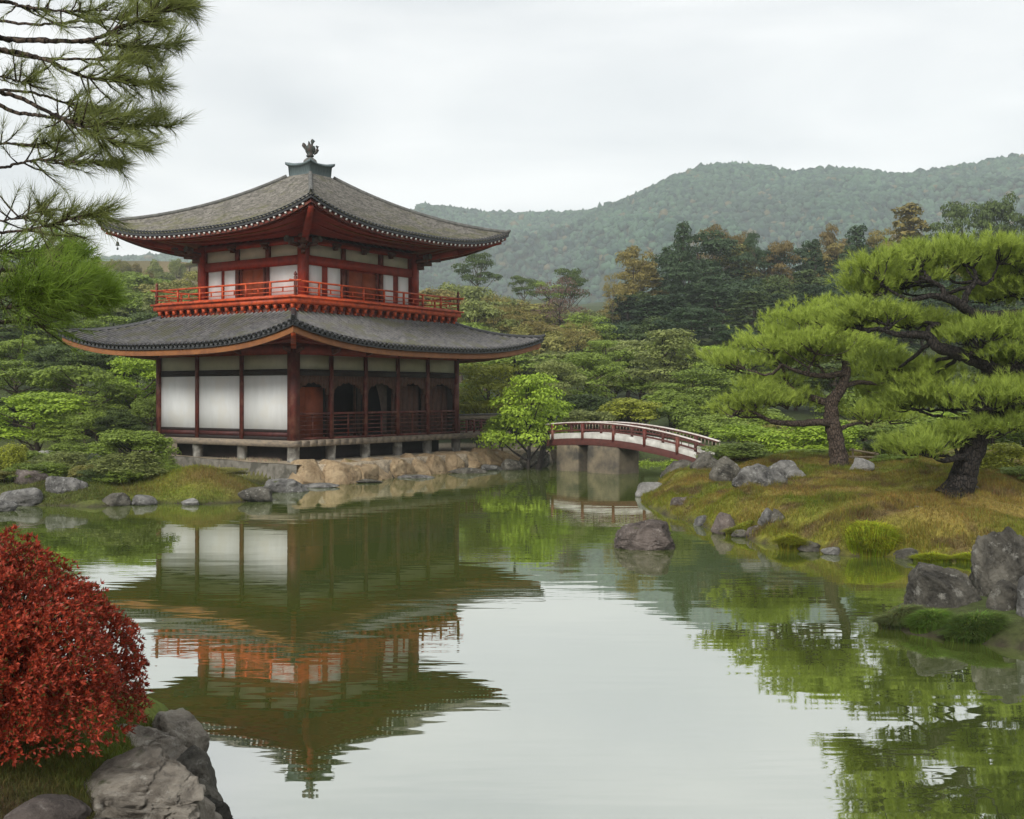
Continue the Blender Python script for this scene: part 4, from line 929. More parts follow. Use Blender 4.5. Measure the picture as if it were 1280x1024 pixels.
b = MB(); b.grid(np.array(P2)); b.build('pale_coping', M['sand'], rw)
# tan ledge rocks along the front terrace
lp_ = [np.array([-7.9, 41.8])] + [W(a, c)[:2] for a, c in [(430, 604), (480, 598), (540, 592), (600, 586), (650, 583)]]
seg = [np.linalg.norm(lp_[i + 1] - lp_[i]) for i in range(5)]; cum = np.concatenate([[0], np.cumsum(seg)])
tot_ = cum[-1]; npc = 11; ord_ = ['first', 'second', 'third', 'fourth', 'fifth', 'sixth', 'seventh', 'eighth', 'ninth', 'tenth', 'last']
for k in range(npc):
    s_ = tot_ * (k + .45) / npc; i = min(int(np.searchsorted(cum, s_) - 1), 4); t = (s_ - cum[i]) / seg[i]; q = lp_[i] * (1 - t) + lp_[i + 1] * t; d = (lp_[i + 1] - lp_[i]) / seg[i]
    rg = np.random.default_rng(k + 500); q = q + np.array([-d[1], d[0]]) * .42
    rock((q[0], q[1], 0), (tot_ / npc * 1.42, 1.75 + rg.uniform(-.1, .4), .86 + rg.uniform(-.05, .08)), 210 + k, M['rock_tan'], f'{ord_[k]} tan slab of the rock ledge below the pavilion railing, counting from the terrace corner', math.atan2(d[1], d[0]) + rg.uniform(-.12, .12), group='tan rocks edging the terrace', sub=6, ang=.92, cuts=14, power=.5, rough=.04, crk=.45, name='ledge_rock')
for k, (px, py, wp, hp) in enumerate([(395, 610, 60, 5), (450, 604, 60, 4), (520, 598, 50, 4), (585, 592, 50, 7), (612, 588, 34, 7)]):
    prock(px, py, wp, hp, 0, 'rock_dark' if k % 2 else 'rock_grey', ['long wet stone at the waterline under the terrace corner', 'dark wet stone lying left below the tan ledge', 'grey wet stone lying below the middle of the tan ledge', 'dark wet stone below the right part of the tan ledge', 'small grey stone where the tan ledge ends near the bridge'][k], 240 + k, dep=.45, name='waterline_rock')
for k, (px, py, wp, hp, lb) in enumerate([(285, 566, 16, 5, 'small brown stone under the pavilion floor, left of the other two'), (330, 572, 26, 8, 'pale stone under the pavilion floor near its corner post'), (345, 574, 14, 5, 'pebble-sized stone beside the pale one under the floor')]):
    prock(px, py, wp, hp, .72, 'rock_pale', lb, 260 + k)

# foreground rock ledge
fr_ = [((-3.35, 9.75, 0), (1.4, 1.6, .62), 301, 'flat-topped grey rock beneath the red shrub at the near shore', .5),
       ((-2.82, 8.5, 0), (1.3, 1.9, .66), 302, 'large cracked grey rock at the near shore in the lower left', .25),
       ((-2.55, 7.35, 0), (1.3, 1.6, .64), 303, 'cracked grey rock at the bottom picture edge below the large one', .1)]
for loc, sz, sd, lb, rz in fr_: rock(loc, sz, sd, M['rock_near'], lb, rz, sub=7, ang=.9, cuts=16, power=.55, rough=.09, lay=.09, name='shore_rock')
rock((-2.62, 9.35, 0), (.42, .6, .42), 311, M['rock_dark'], 'dark rounded boulder at the right edge of the large cracked rock', .3, sub=5, rough=.06)
rock((-2.42, 8.95, 0), (.36, .45, .32), 312, M['rock_dark'], 'small dark stone at the water between the two dark boulders', .9, sub=5)
rock((-2.30, 8.62, 0), (.42, .42, .30), 313, M['rock_dark'], 'dark wedge-shaped stone jutting furthest into the water', 1.5, sub=5, ang=.95)
rock((-3.05, 10.4, 0), (.6, .55, .42), 314, M['rock_near'], 'rounded grey stone topping the near rocks below the red shrub', .3, sub=5)
rock((-2.82, 6.95, .70), (.50, .44, .15), 315, M['rock_brown'], 'smooth brown-grey boulder on the moss in the bottom left corner', .2, sub=5, ang=.4, rough=.05)

# ------------------------------------------------------------------ foliage tools
def unit(v): return v / (np.linalg.norm(v, axis=-1, keepdims=True) + 1e-9)
def leafquads(mb, P, Nr, size, rg, aspect=.55):
    n_ = len(P); t = unit(np.cross(Nr, rg.normal(size=(n_, 3)))); b_ = np.cross(Nr, t); s_ = (size * rg.uniform(.6, 1.25, n_))[:, None]
    v = np.stack([P - t * s_, P + b_ * s_ * aspect + Nr * s_ * .12, P + t * s_, P - b_ * s_ * aspect + Nr * s_ * .12], 1).reshape(-1, 3)
    mb.add(v, np.arange(4 * n_).reshape(-1, 4))
def leafquads_dir(mb, P, dr, Nr, ln, wd):
    n_ = len(P); sd = unit(np.cross(dr, Nr)); v = np.stack([P, P + dr * ln[:, None] * .5 + sd * wd[:, None], P + dr * ln[:, None], P + dr * ln[:, None] * .5 - sd * wd[:, None]], 1).reshape(-1, 3)
    mb.add(v, np.arange(4 * n_).reshape(-1, 4))
def needles(mb, Cn, dr, ln, wd, k, spread, rg, along=.35):
    """k thin needles per tuft"""
    n_ = len(Cn); Cc = np.repeat(Cn, k, 0); dd_ = np.repeat(dr, k, 0); l_ = ln * rg.uniform(.65, 1.1, n_ * k)[:, None]
    q = unit(dd_ + spread * rg.normal(size=(n_ * k, 3))); base = Cc + dd_ * l_ * rg.uniform(-along, along, n_ * k)[:, None]
    s_ = unit(np.cross(q, rg.normal(size=(n_ * k, 3)))) * wd / 2
    v = np.stack([base - s_, base + s_, base + q * l_], 1).reshape(-1, 3); mb.add(v, np.arange(3 * n_ * k).reshape(-1, 3))
def smooth_path(pts, n_, wig=0, rg=None):
    pts = np.asarray(pts, float); m = len(pts); t = np.linspace(0, m - 1, n_); i = np.clip(t.astype(int), 0, m - 2); f = (t - i)[:, None]
    g_ = lambda k: pts[np.clip(k, 0, m - 1)]
    p0, p1, p2, p3 = g_(i - 1), g_(i), g_(i + 1), g_(i + 2)
    r = .5 * (2 * p1 + (p2 - p0) * f + (2 * p0 - 5 * p1 + 4 * p2 - p3) * f ** 2 + (3 * p1 - p0 - 3 * p2 + p3) * f ** 3)
    if wig and rg is not None: r[1:-1, :3] += rg.normal(size=(n_ - 2, 3)) * wig
    return r

# ---- tree prototypes, one unit wide and one unit tall, shared by every copy
def pads_for(kind, rg):
    P = []
    if kind == 'layered':
        for k in range(26):
            z = rg.uniform(.34, .93); env = .42 * math.sqrt(max(0.02, 1 - ((z - .45) / .55) ** 2)); r = env * math.sqrt(rg.uniform(.05, 1)); a = rg.uniform(0, 6.28)
            P.append((r * math.cos(a), r * math.sin(a), z, rg.uniform(.13, .2), rg.uniform(.055, .085)))
    elif kind == 'round':
        for k in range(34):
            d = rg.normal(size=3); d /= np.linalg.norm(d); d[2] = abs(d[2]) * 1.0 - .35; r = rg.uniform(.55, 1)
            P.append((d[0] * .36 * r, d[1] * .36 * r, .54 + d[2] * .36 * r, rg.uniform(.09, .15), rg.uniform(.07, .11)))
    elif kind == 'mound':
        for k in range(36):
            d = rg.normal(size=3); d /= np.linalg.norm(d); d[2] = abs(d[2]); r = rg.uniform(.7, 1)
            P.append((d[0] * .38 * r, d[1] * .38 * r, .08 + d[2] * .74 * r, rg.uniform(.1, .15), rg.uniform(.12, .18)))
    elif kind == 'conifer':
        for k in range(60):
            z = .14 + .84 * (k / 60) ** .9; env = .44 * (1 - z) ** .75 + .03; a = k * 2.4 + rg.uniform(-.4, .4); r = env * rg.uniform(.35, .9)
            P.append((r * math.cos(a), r * math.sin(a), z - .03, rg.uniform(.07, .12) * (1.2 - z * .6), rg.uniform(.035, .06)))
    elif kind == 'umbrella':
        for k in range(16):
            z = rg.uniform(.62, .95); env = .40 * math.sqrt(max(.05, 1 - ((z - .72) / .30) ** 2)); a = rg.uniform(0, 6.28); r = env * math.sqrt(rg.uniform(.05, 1))
            P.append((r * math.cos(a), r * math.sin(a), z, rg.uniform(.10, .18), rg.uniform(.03, .055)))
    elif kind == 'tall':
        for k in range(34):
            z = rg.uniform(.30, .95); env = .40 * math.sqrt(max(.04, 1 - ((z - .58) / .42) ** 2)); a = rg.uniform(0, 6.28); r = env * math.sqrt(rg.uniform(.05, 1))
            P.append((r * math.cos(a), r * math.sin(a), z, rg.uniform(.10, .17), rg.uniform(.04, .075)))
    elif kind == 'sparse':
        for k in range(30):
            z = rg.uniform(.42, .96); env = .42 * math.sqrt(max(.04, 1 - ((z - .66) / .36) ** 2)); a = rg.uniform(0, 6.28); r = env * math.sqrt(rg.uniform(.05, 1))
            P.append((r * math.cos(a), r * math.sin(a), z, rg.uniform(.09, .14), rg.uniform(.05, .09)))
    return P
SPEC = {'layered': (9500, .017, .6, .35), 'round': (9500, .017, .5, .25), 'mound': (8500, .020, .5, .5), 'conifer': (8500, .017, .9, .0), 'umbrella': (4500, .016, .5, .3), 'tall': (8500, .017, .6, .25), 'sparse': (3400, .012, .2, .1)}
def make_proto(kind, seed):
    rg = np.random.default_rng(seed); P = pads_for(kind, rg); nl, ls_, upb, under = SPEC[kind]
    area = np.array([p_[3] ** 2 for p_ in P]); cnt = (nl * area / area.sum()).astype(int); mb = MB()
    for (x, y, z, r, rz), c_ in zip(P, cnt):
        d = unit(rg.normal(size=(c_, 3))); flip = (d[:, 2] < 0) & (rg.random(c_) > under); d[flip, 2] *= -1
        # lumpy pad surface
        lump = 1 + .28 * vn(d * 2.3 + np.array([x, y, z]) * 9, seed); rad = (rg.uniform(.72, 1.06, c_) * lump)[:, None]
        Q = np.array([x, y, z]) + d * rad * np.array([r, r, rz]); nr = unit(d * np.array([1, 1, 1.6]) + np.array([0, 0, upb]) + .55 * rg.normal(size=(c_, 3)))
        leafquads(mb, Q, nr, ls_, rg)
    crown = mb
    tb = MB(); zt = {'layered': .7, 'round': .6, 'mound': .5, 'conifer': .97, 'umbrella': .8, 'tall': .82, 'sparse': .85}[kind]
    wob = rg.normal(size=(5, 2)) * .02; wob[0] = 0; r0 = {'mound': .02, 'layered': .028, 'conifer': .022, 'umbrella': .018, 'sparse': .014}.get(kind, .024)
    tp = smooth_path([(wob[i][0] * (i > 0), wob[i][1] * (i > 0), zt * i / 4 - (.04 if i == 0 else 0)) for i in range(5)], 12); tb.tube(tp, np.linspace(r0, r0 * .3, 12), 6)
    for k in rg.permutation(len(P))[:(14 if kind != 'conifer' else 6)]:
        x, y, z, r, rz = P[k]; zb = max(.06, min(z - .12 - rg.uniform(0, .12), zt * .95)); i_ = int(zb / zt * 11); i_ = max(0, min(11, i_)); st = tp[i_]
        md = (st + np.array([x, y, z])) / 2 + np.array([0, 0, -.02]); tb.tube(smooth_path([st, md, (x, y, z)], 5), np.linspace(r0 * .45, r0 * .12, 5), 5)
    cm = crown.data('crown', M['g_mid'], smooth=False); tm = tb.data('trunk', M['far_bark'], smooth=True)
    return cm, tm
PROTO = {}
def proto(kind, i):
    if (kind, i) not in PROTO: PROTO[(kind, i)] = make_proto(kind, 1000 + 37 * i + len(kind) * 7)
    return PROTO[(kind, i)]
NM = {'layered': 'garden_tree', 'round': 'broadleaf_tree', 'mound': 'shrub', 'conifer': 'conifer_tree', 'umbrella': 'tall_tree', 'tall': 'tall_tree', 'sparse': 'bare_tree'}
CT = {'mound': 'shrub'}
trg = np.random.default_rng(99); _pi = [0]
def T(kind, px, ytop, z, wpx, m_, label, group=None, dark_trunk=False, hx=None):
    x = (px - 640) * z / FPX; g_ = ground1(x, z); top = HC + (HY - ytop) * z / FPX; H_ = max(.3, top - g_); Wd = wpx * z / FPX
    _pi[0] += 1; nv = {'round': 4, 'layered': 4, 'mound': 3, 'conifer': 3, 'tall': 3, 'umbrella': 3, 'sparse': 2}[kind]
    cm, tm = proto(kind, _pi[0] % nv)
    r = empty(NM[kind], (x, z, g_), float(trg.uniform(0, 6.28)), label=label, cat=CT.get(kind, 'tree'), group=group); r.scale = (Wd, Wd * float(trg.uniform(.85, 1.1)), H_ * 1.02)
    c_ = ob('crown' if kind != 'mound' else 'foliage', cm, r); c_.material_slots[0].link = 'OBJECT'; c_.material_slots[0].material = M[m_]
    t_ = ob('trunk' if kind != 'mound' else 'stem', tm, r)
    if dark_trunk: t_.material_slots[0].link = 'OBJECT'; t_.material_slots[0].material = M['dark_bark']
    return r

# ---- garden behind the bridge and the island
T('layered', 660, 470, 51, 128, 'g_bright', 'bright green small tree between the pavilion veranda and the bridge', dark_trunk=True)
T('round', 628, 505, 52.5, 60, 'g_bright', 'small bright green bushy tree touching the end of the veranda fence')
T('layered', 612, 455, 58, 120, 'g_yellow', 'lime-topped spreading tree behind the veranda fence')
T('layered', 585, 478, 62, 90, 'g_mid', 'green spreading tree close to the right wall of the pavilion')
T('layered', 832, 414, 74, 128, 'g_grey', 'grey-green spreading tree with a dark forked trunk above the bridge', dark_trunk=True)
T('layered', 735, 438, 68, 110, 'g_mid', 'mid green spreading tree directly above the bridge posts')
T('layered', 690, 452, 64, 90, 'g_grey', 'dull green tree behind the bright green tree at the bridge')
T('round', 790, 486, 60, 120, 'g_yellow', 'yellow-green feathery tree right behind the bridge')
T('round', 735, 500, 58, 90, 'g_grey', 'dim grey-green tree left of the yellow-green feathery one')
T('round', 705, 520, 57, 60, 'g_mid', 'low green tree just behind the left bridge rail')
T('layered', 868, 462, 66, 110, 'g_mid', 'green layered tree behind the right half of the bridge')
T('round', 900, 435, 72, 110, 'g_mid', 'rounded green tree left of the foreground pine tops')
T('round', 892, 505, 54, 110, 'g_mid', 'dense low green tree behind the right end of the bridge')
T('round', 945, 500, 56, 110, 'g_mid', 'green tree behind the lower boughs of the left pine')
T('mound', 918, 550, 42.5, 118, 'g_mid', 'broad low green bush at the right end of the bridge')
T('mound', 884, 574, 41.5, 58, 'g_mid', 'small green bush in front of the bridge end')
T('mound', 980, 568, 47, 110, 'g_olive', 'olive bush on the far side of the mossy island')
T('mound', 1118, 566, 38, 74, 'g_bright', 'rounded bright green bush between the two pine trunks')
T('mound', 1098, 546, 41, 60, 'g_dark', 'dark green bush behind the bright rounded one')
T('round', 1040, 520, 54, 150, 'g_mid', 'green tree behind the left pine trunk')
T('round', 1150, 500, 55, 160, 'g_mid', 'green tree filling the gap between the two pines')
T('round', 1080, 470, 60, 150, 'g_mid', 'green tree above the bright rounded bush')
T('mound', 1170, 566, 42, 90, 'g_olive', 'olive bush in the gap left of the big pine trunk')
T('mound', 1262, 548, 33, 96, 'g_yellow', 'yellow-green bush with pale blossom right of the big pine trunk')
T('mound', 1275, 580, 29.5, 70, 'g_mid', 'dark green bush at the right picture edge behind the tall boulder')
T('round', 1240, 500, 50, 120, 'g_mid', 'green tree behind the big pine trunk')
T('round', 1320, 480, 50, 140, 'g_mid', 'green tree cut off by the right picture edge')
T('mound', 812, 568, 55, 62, 'g_bright', 'bright grassy bush seen through the bridge arch')
T('mound', 850, 560, 53, 60, 'g_bright', 'bright bush under the right part of the bridge')
T('mound', 760, 560, 58, 90, 'g_dark', 'dark bush in the shade behind the bridge piers')
T('mound', 690, 560, 56, 60, 'g_dark', 'dark bush behind the left foot of the bridge')
# ---- left shore and garden
T('round', 165, 524, 37.5, 124, 'g_mid', 'feathery dark green shrub-tree at the water left of the terrace', dark_trunk=True)
T('mound', 158, 560, 36.8, 112, 'g_grey', 'dark low skirt bush around the foot of the feathery shrub-tree')
T('mound', 12, 545, 38, 62, 'g_yellow', 'yellow-green bush at the left picture edge above the shore rocks')
T('mound', 62, 572, 37.4, 60, 'g_mid', 'small green bush between the left shore rocks')
T('mound', 108, 578, 37, 50, 'g_olive', 'olive tuft bush behind the craggy left shore boulder')
T('mound', 6, 584, 36.4, 50, 'g_olive', 'low olive bush at the far left of the shore')
T('layered', 45, 488, 46, 150, 'g_bright', 'broad bright green layered tree above the left shore rocks')
T('round', 150, 502, 48, 80, 'g_dark', 'dark round clipped tree left of the pavilion')
T('mound', 95, 545, 43, 100, 'g_mid', 'green bush behind the pale left rocks')
T('mound', 200, 560, 46, 60, 'g_mid', 'green bush against the left end of the pavilion floor')
T('layered', 100, 455, 54, 120, 'g_mid', 'layered green tree below the left lower eave')
T('layered', 170, 447, 57, 110, 'g_bright', 'yellowish green layered tree under the tip of the lower roof')
T('layered', 20, 450, 56, 130, 'g_mid', 'layered green tree at the left picture edge')
T('round', 190, 480, 53, 70, 'g_mid', 'green tree close to the left wall of the pavilion')
T('round', 120, 500, 50, 80, 'g_mid', 'small round green tree between the bright layered tree and the dark round one')
T('mound', 230, 596, 38.3, 60, 'g_olive', 'low moss-green hummock bush on the mossy point')
T('mound', 40, 560, 41, 90, 'g_mid', 'mid green bush just behind the far left shore rocks')
T('mound', 128, 560, 40, 90, 'g_dark', 'dark green bush between the craggy boulder and the feathery shrub-tree')
T('mound', 212, 575, 41, 60, 'g_mid', 'green bush at the left end of the terrace wall')
T('round', 75, 520, 45, 90, 'g_mid', 'round green tree between the yellow-green bush and the feathery shrub-tree')
T('round', 842, 480, 64, 90, 'g_mid', 'green tree under the grey-green spreading one above the bridge')
T('round', 660, 470, 60, 90, 'g_grey', 'grey-green tree right behind the bright green tree at the bridge')
T('mound', 1010, 560, 46, 90, 'g_mid', 'green bush behind the left pine on the garden slope')
T('mound', 1225, 560, 38, 90, 'g_mid', 'green bush right behind the big pine trunk')
T('mound', 34, 574, 36.9, 74, 'g_mid', 'green cushion bush between the two grey rocks of the far left shore')
T('mound', 122, 582, 36.3, 62, 'g_dark', 'dark cushion bush right of the craggy left shore boulder')
T('mound', 72, 556, 38.8, 90, 'g_grey', 'grey-green bush above the craggy left shore boulder')
T('mound', 150, 580, 36.2, 72, 'g_mid', 'green skirt bush touching the water below the feathery shrub-tree')
T('mound', 286, 592, 37.6, 66, 'g_olive', 'olive cushion at the right end of the mossy point')
def fill(n_, kinds, x0, x1, z0, z1, ytop, jit, wm, mats, label, group, seed):
    rg = np.random.default_rng(seed)
    for k in range(n_):
        px = x0 + (x1 - x0) * (k + rg.uniform(-.3, .3) + .5) / n_; z = rg.uniform(z0, z1)
        yt = (ytop(px) if callable(ytop) else ytop) + rg.uniform(-jit, jit)
        kk = kinds[rg.integers(len(kinds))]
        T(kk, px, yt, z, (wm * (1.5 if kk == 'conifer' else 1) * rg.uniform(.75, 1.3)) / z * FPX, mats[rg.integers(len(mats))], label, group)
# backdrop woods left of / behind the pavilion
fill(9, ['round', 'layered'], -40, 330, 64, 74, lambda p_: 425, 12, 5.5, ['g_dark', 'g_mid', 'g_dark'], 'dark green tree in the shaded row behind the layered garden trees at the left', 'second row of trees left of the pavilion', 1)
fill(9, ['round', 'tall'], -40, 330, 82, 98, lambda p_: 385, 12, 8, ['g_dark', 'g_mid'], 'dense green tree on the slope left of the pavilion, level with its balcony', 'slope trees level with the balcony', 2)
fill(9, ['round', 'round', 'tall'], -60, 340, 110, 135, lambda p_: 345, 10, 11, ['g_mid', 'g_dark', 'g_grey'], 'rounded tree high on the slope left of the pavilion, level with its upper windows', 'upper slope trees left of the pavilion', 3)
fill(7, ['tall', 'round'], -60, 140, 150, 175, lambda p_: 312, 8, 12, ['g_mid', 'g_grey'], 'distant tree on the left skyline behind the pine boughs', 'left skyline trees', 4)
fill(9, ['round', 'tall'], 130, 420, 150, 165, lambda p_: 338, 8, 11, ['g_mid', 'g_dark', 'g_olive'], 'distant tree below the brown slope left of the pavilion', 'trees below the brown slope', 5)
fill(18, ['round', 'mound'], 90, 340, 225, 285, lambda p_: 322, 9, 6.5, ['g_olive', 'g_gold', 'g_grey', 'g_olive'], 'small tree dotting the distant brown slope left of the pavilion', 'scattered trees on the brown slope', 21)
# middle: sparse olive wood
T('umbrella', 598, 316, 165, 66, 'g_dark', 'flat-topped tree standing clear under the right tip of the upper roof')
T('umbrella', 655, 344, 170, 46, 'g_dark', 'small flat-topped tree right of the one under the roof tip')
T('umbrella', 685, 352, 175, 60, 'g_mid', 'green spreading tree on the low skyline between roof tip and the dark wood')
T('umbrella', 712, 336, 150, 62, 'g_dark', 'dark-crowned tree over the russet bare tree')
T('sparse', 702, 352, 125, 84, 'g_russet', 'russet bare-branched tree with a tall dark trunk left of the dark wood', dark_trunk=True)
T('sparse', 618, 372, 110, 60, 'g_gold', 'thin-trunked pale tree right of the balcony', dark_trunk=True)
T('sparse', 652, 385, 108, 62, 'g_gold', 'thin forked pale tree in the middle of the sparse olive wood', dark_trunk=True)
T('sparse', 722, 405, 98, 54, 'g_gold', 'slender pale tree below the russet one', dark_trunk=True)
fill(9, ['tall', 'round'], 520, 760, 130, 150, lambda p_: np.interp(p_, [520, 600, 680, 760], [338, 350, 375, 385]), 8, 10, ['g_olive', 'g_gold', 'g_grey'], 'olive tree in the hazy wood right of the balcony', 'hazy olive wood trees', 6)
fill(9, ['round', 'tall'], 530, 780, 105, 118, lambda p_: np.interp(p_, [530, 640, 780], [372, 390, 408]), 10, 8, ['g_olive', 'g_grey', 'g_gold', 'g_mid'], 'olive-green tree lower in the sparse wood right of the pavilion roof', 'lower olive wood trees', 7)
fill(10, ['round', 'layered'], 540, 1000, 82, 94, lambda p_: 428, 10, 7, ['g_mid', 'g_grey', 'g_bright'], 'green tree in the row above the bridge garden trees', 'row of trees above the bridge garden', 8)
# right: the dark wood
fr2 = 'in the dark wood right of the valley'
T('tall', 792, 308, 150, 66, 'g_gold', 'golden-topped tall tree at the left end of the dark wood')
T('sparse', 766, 345, 140, 36, 'g_gold', 'thin golden tree with a straight pale trunk at the left corner of the dark wood')
T('conifer', 853, 277, 150, 92, 'g_cedar', 'tallest dark conifer near the left end of the dark wood')
T('tall', 890, 281, 168, 64, 'g_autumn', 'orange-brown tree just right of the tallest dark conifer')
T('tall', 922, 292, 170, 52, 'g_autumn', 'orange tree second to the right of the tallest conifer')
T('umbrella', 944, 291, 160, 34, 'g_cedar', 'small dark round-headed tree between two orange ones on the dark wood skyline')
T('tall', 975, 300, 165, 56, 'g_autumn', 'brownish tree in the middle of the dark wood skyline')
T('conifer', 1018, 298, 152, 78, 'g_cedar', 'small dark conifer poking up mid-skyline of the dark wood')
T('tall', 1040, 284, 168, 50, 'g_autumn', 'orange-tinted tree right of the small dark conifer')
T('conifer', 1072, 283, 158, 110, 'g_cedar', 'dark wide conifer left of the golden pyramid tree')
T('conifer', 1136, 253, 165, 165, 'g_gold', 'golden pyramid-shaped tree rising above the right pine')
T('tall', 1105, 290, 160, 60, 'g_gold', 'yellow-brown tree at the left foot of the golden pyramid tree')
T('tall', 1205, 250, 160, 84, 'g_dark', 'dark broad tree behind the top of the right pine')
T('tall', 1250, 247, 158, 74, 'g_dark', 'dark tall tree second from the right picture edge')
T('tall', 1296, 262, 155, 80, 'g_dark', 'dark tree at the right picture edge above the pine')
yt = lambda p_: np.interp(p_, [750, 800, 860, 1000, 1100, 1320], [360, 325, 302, 305, 300, 285])
fill(13, ['tall', 'round', 'conifer'], 770, 1320, 160, 172, yt, 7, 11, ['g_cedar', 'g_olive', 'g_dark', 'g_gold', 'g_cedar'], 'tree of mixed colour filling the skyline of the dark wood', 'skyline filler trees of the dark wood', 9)
fill(14, ['round', 'conifer', 'tall'], 752, 1320, 142, 152, lambda p_: yt(p_) + 26, 8, 10, ['g_cedar', 'g_dark', 'g_cedar'], 'dark evergreen in the body of the dark wood', 'evergreens in the body of the dark wood', 10)
fill(14, ['round', 'tall', 'conifer'], 745, 1320, 126, 136, lambda p_: yt(p_) + 58, 8, 9, ['g_cedar', 'g_dark', 'g_cedar'], 'dark evergreen low in the dark wood', 'evergreens low in the dark wood', 11)
fill(12, ['round', 'tall'], 760, 1320, 104, 116, lambda p_: 392, 10, 8, ['g_cedar', 'g_dark'], 'dark tree at the foot of the dark wood', 'trees at the foot of the dark wood', 12)
fill(8, ['round', 'layered'], 960, 1340, 64, 76, lambda p_: 448, 14, 6.5, ['g_mid', 'g_grey', 'g_dark'], 'green garden tree seen between the pine boughs', 'garden trees behind the pines', 13)
fill(11, ['round', 'mound'], 900, 1340, 48, 56, lambda p_: 512, 14, 4, ['g_mid', 'g_olive', 'g_bright'], 'leafy green bush on the garden slope behind the pines', 'bushes behind the pines', 14)
fill(8, ['round'], 760, 960, 68, 76, lambda p_: 462, 8, 5.5, ['g_mid', 'g_grey', 'g_dark'], 'leafy green tree closing the gap behind the bridge garden', 'trees closing the gap behind the bridge', 19)
fill(9, ['round', 'mound'], 540, 960, 60, 66, lambda p_: 490, 14, 4.5, ['g_mid', 'g_dark'], 'dark green bush in the thicket behind the bridge', 'thicket behind the bridge', 15)
fill(8, ['round', 'mound'], -60, 220, 49, 58, lambda p_: 505, 16, 3.6, ['g_mid', 'g_dark'], 'green bush in the thicket behind the left shore', 'thicket behind the left shore', 16)

# ------------------------------------------------------------------ garden pines on the island
def garden_pine(px, py, z, limbs, pads, label, lm, seed, nt=330, bark='bark', deep=1.0):
    rg = np.random.default_rng(seed); base = D(px, py, z); base[2] = ground1(base[0], base[1]) - .05
    r = empty('pine_tree', tuple(base), 0, label=label, cat='pine tree')
    s_ = z / FPX; tips = []
    for i, pl in enumerate(limbs):
        pts = np.array([D(a, c, z + dz) for a, c, rr, dz in pl]); rad = np.array([rr * s_ for _, _, rr, _ in pl])
        if i == 0: pts[0] = base - np.array([0, 0, .15])
        n_ = 6 * len(pl); sp = smooth_path(np.concatenate([pts, rad[:, None]], 1), n_); sp[2:-1, :3] += rg.normal(size=(n_ - 3, 3)) * sp[2:-1, 3:4] * .06
        tips.append(sp); b = MB()
        if i == 0: sp[0, 3] *= 1.25; sp[1, 3] *= 1.08
        b.tube(sp[:, :3] - base, sp[:, 3], 12 if i == 0 else 8, rough=.10, seed=seed + i); b.build('trunk' if i == 0 else 'branch', M[bark], r, smooth=True)
    allp = np.concatenate(tips)
    pads = list(pads) + [(a + rg.uniform(-26, 26), c + rg.uniform(-4, 12), rx * .9, ry * .95, dz + 1.1) for (a, c, rx, ry, dz) in pads if rg.random() < .6]
    for (a, c, rx, ry, dz) in pads:
        rx *= 1.12; ry *= 1.12
        cen = D(a, c, z + dz); R_ = rx * s_; Rz = ry * s_; dpt = R_ * .75 * deep
        b = MB(); n_ = int(nt * max(.6, (R_ * R_) / 1.6))
        # clusters inside the pad make an uneven, tufted outline
        nc = max(6, int(n_ / 16)); cc = rg.normal(size=(nc, 3)); cc = unit(cc) * (rg.random(nc)[:, None] ** .4); cc[:, 2] = np.abs(cc[:, 2]) * 1.1 - .25
        cc = cc * np.array([R_, dpt, Rz]); idx = rg.integers(nc, size=n_)
        off = rg.normal(size=(n_, 3)) * np.array([.17, .17, .08]); P = cc[idx] + off
        rel = P / np.array([R_, dpt, Rz]); dr = unit(np.array([0, 0, 1.0]) + rel * np.array([.7, .7, .3]) + .38 * rg.normal(size=(n_, 3)))
        needles(b, P + cen - base, dr, .20, .010, 28, .40, rg); pd = b.build('needle_pad', M[lm], r)
        # bare twigs rising from the nearest branch
        b = MB(); root = allp[np.argmin(np.linalg.norm(allp[:, :3] - (cen - np.array([0, 0, Rz * .5])), axis=1)), :3]; hub = cen + np.array([0, 0, -Rz * .55])
        md = (root + hub) / 2 + np.array([0, 0, -.05]) + rg.normal(size=3) * .08; lead = smooth_path([root, md, hub], 12, .02, rg); b.tube(lead - base, np.linspace(.055, .022, 12), 6)
        for k in range(12):
            en = cen + cc[rg.integers(nc)] * .9; ca = lead; st = ca[np.argmin(np.linalg.norm(ca - en + np.array([0, 0, .15]), axis=1))]
            if np.linalg.norm(st - en) > 1.1: st = hub
            md = (st + en) / 2 + np.array([0, 0, -.05]) + rg.normal(size=3) * .05
            b.tube(smooth_path([st - base, md - base, en - base], 7, .012, rg), np.linspace(.024, .006, 7), 5)
        b.build('twigs', M[bark], r, smooth=True)
    return r
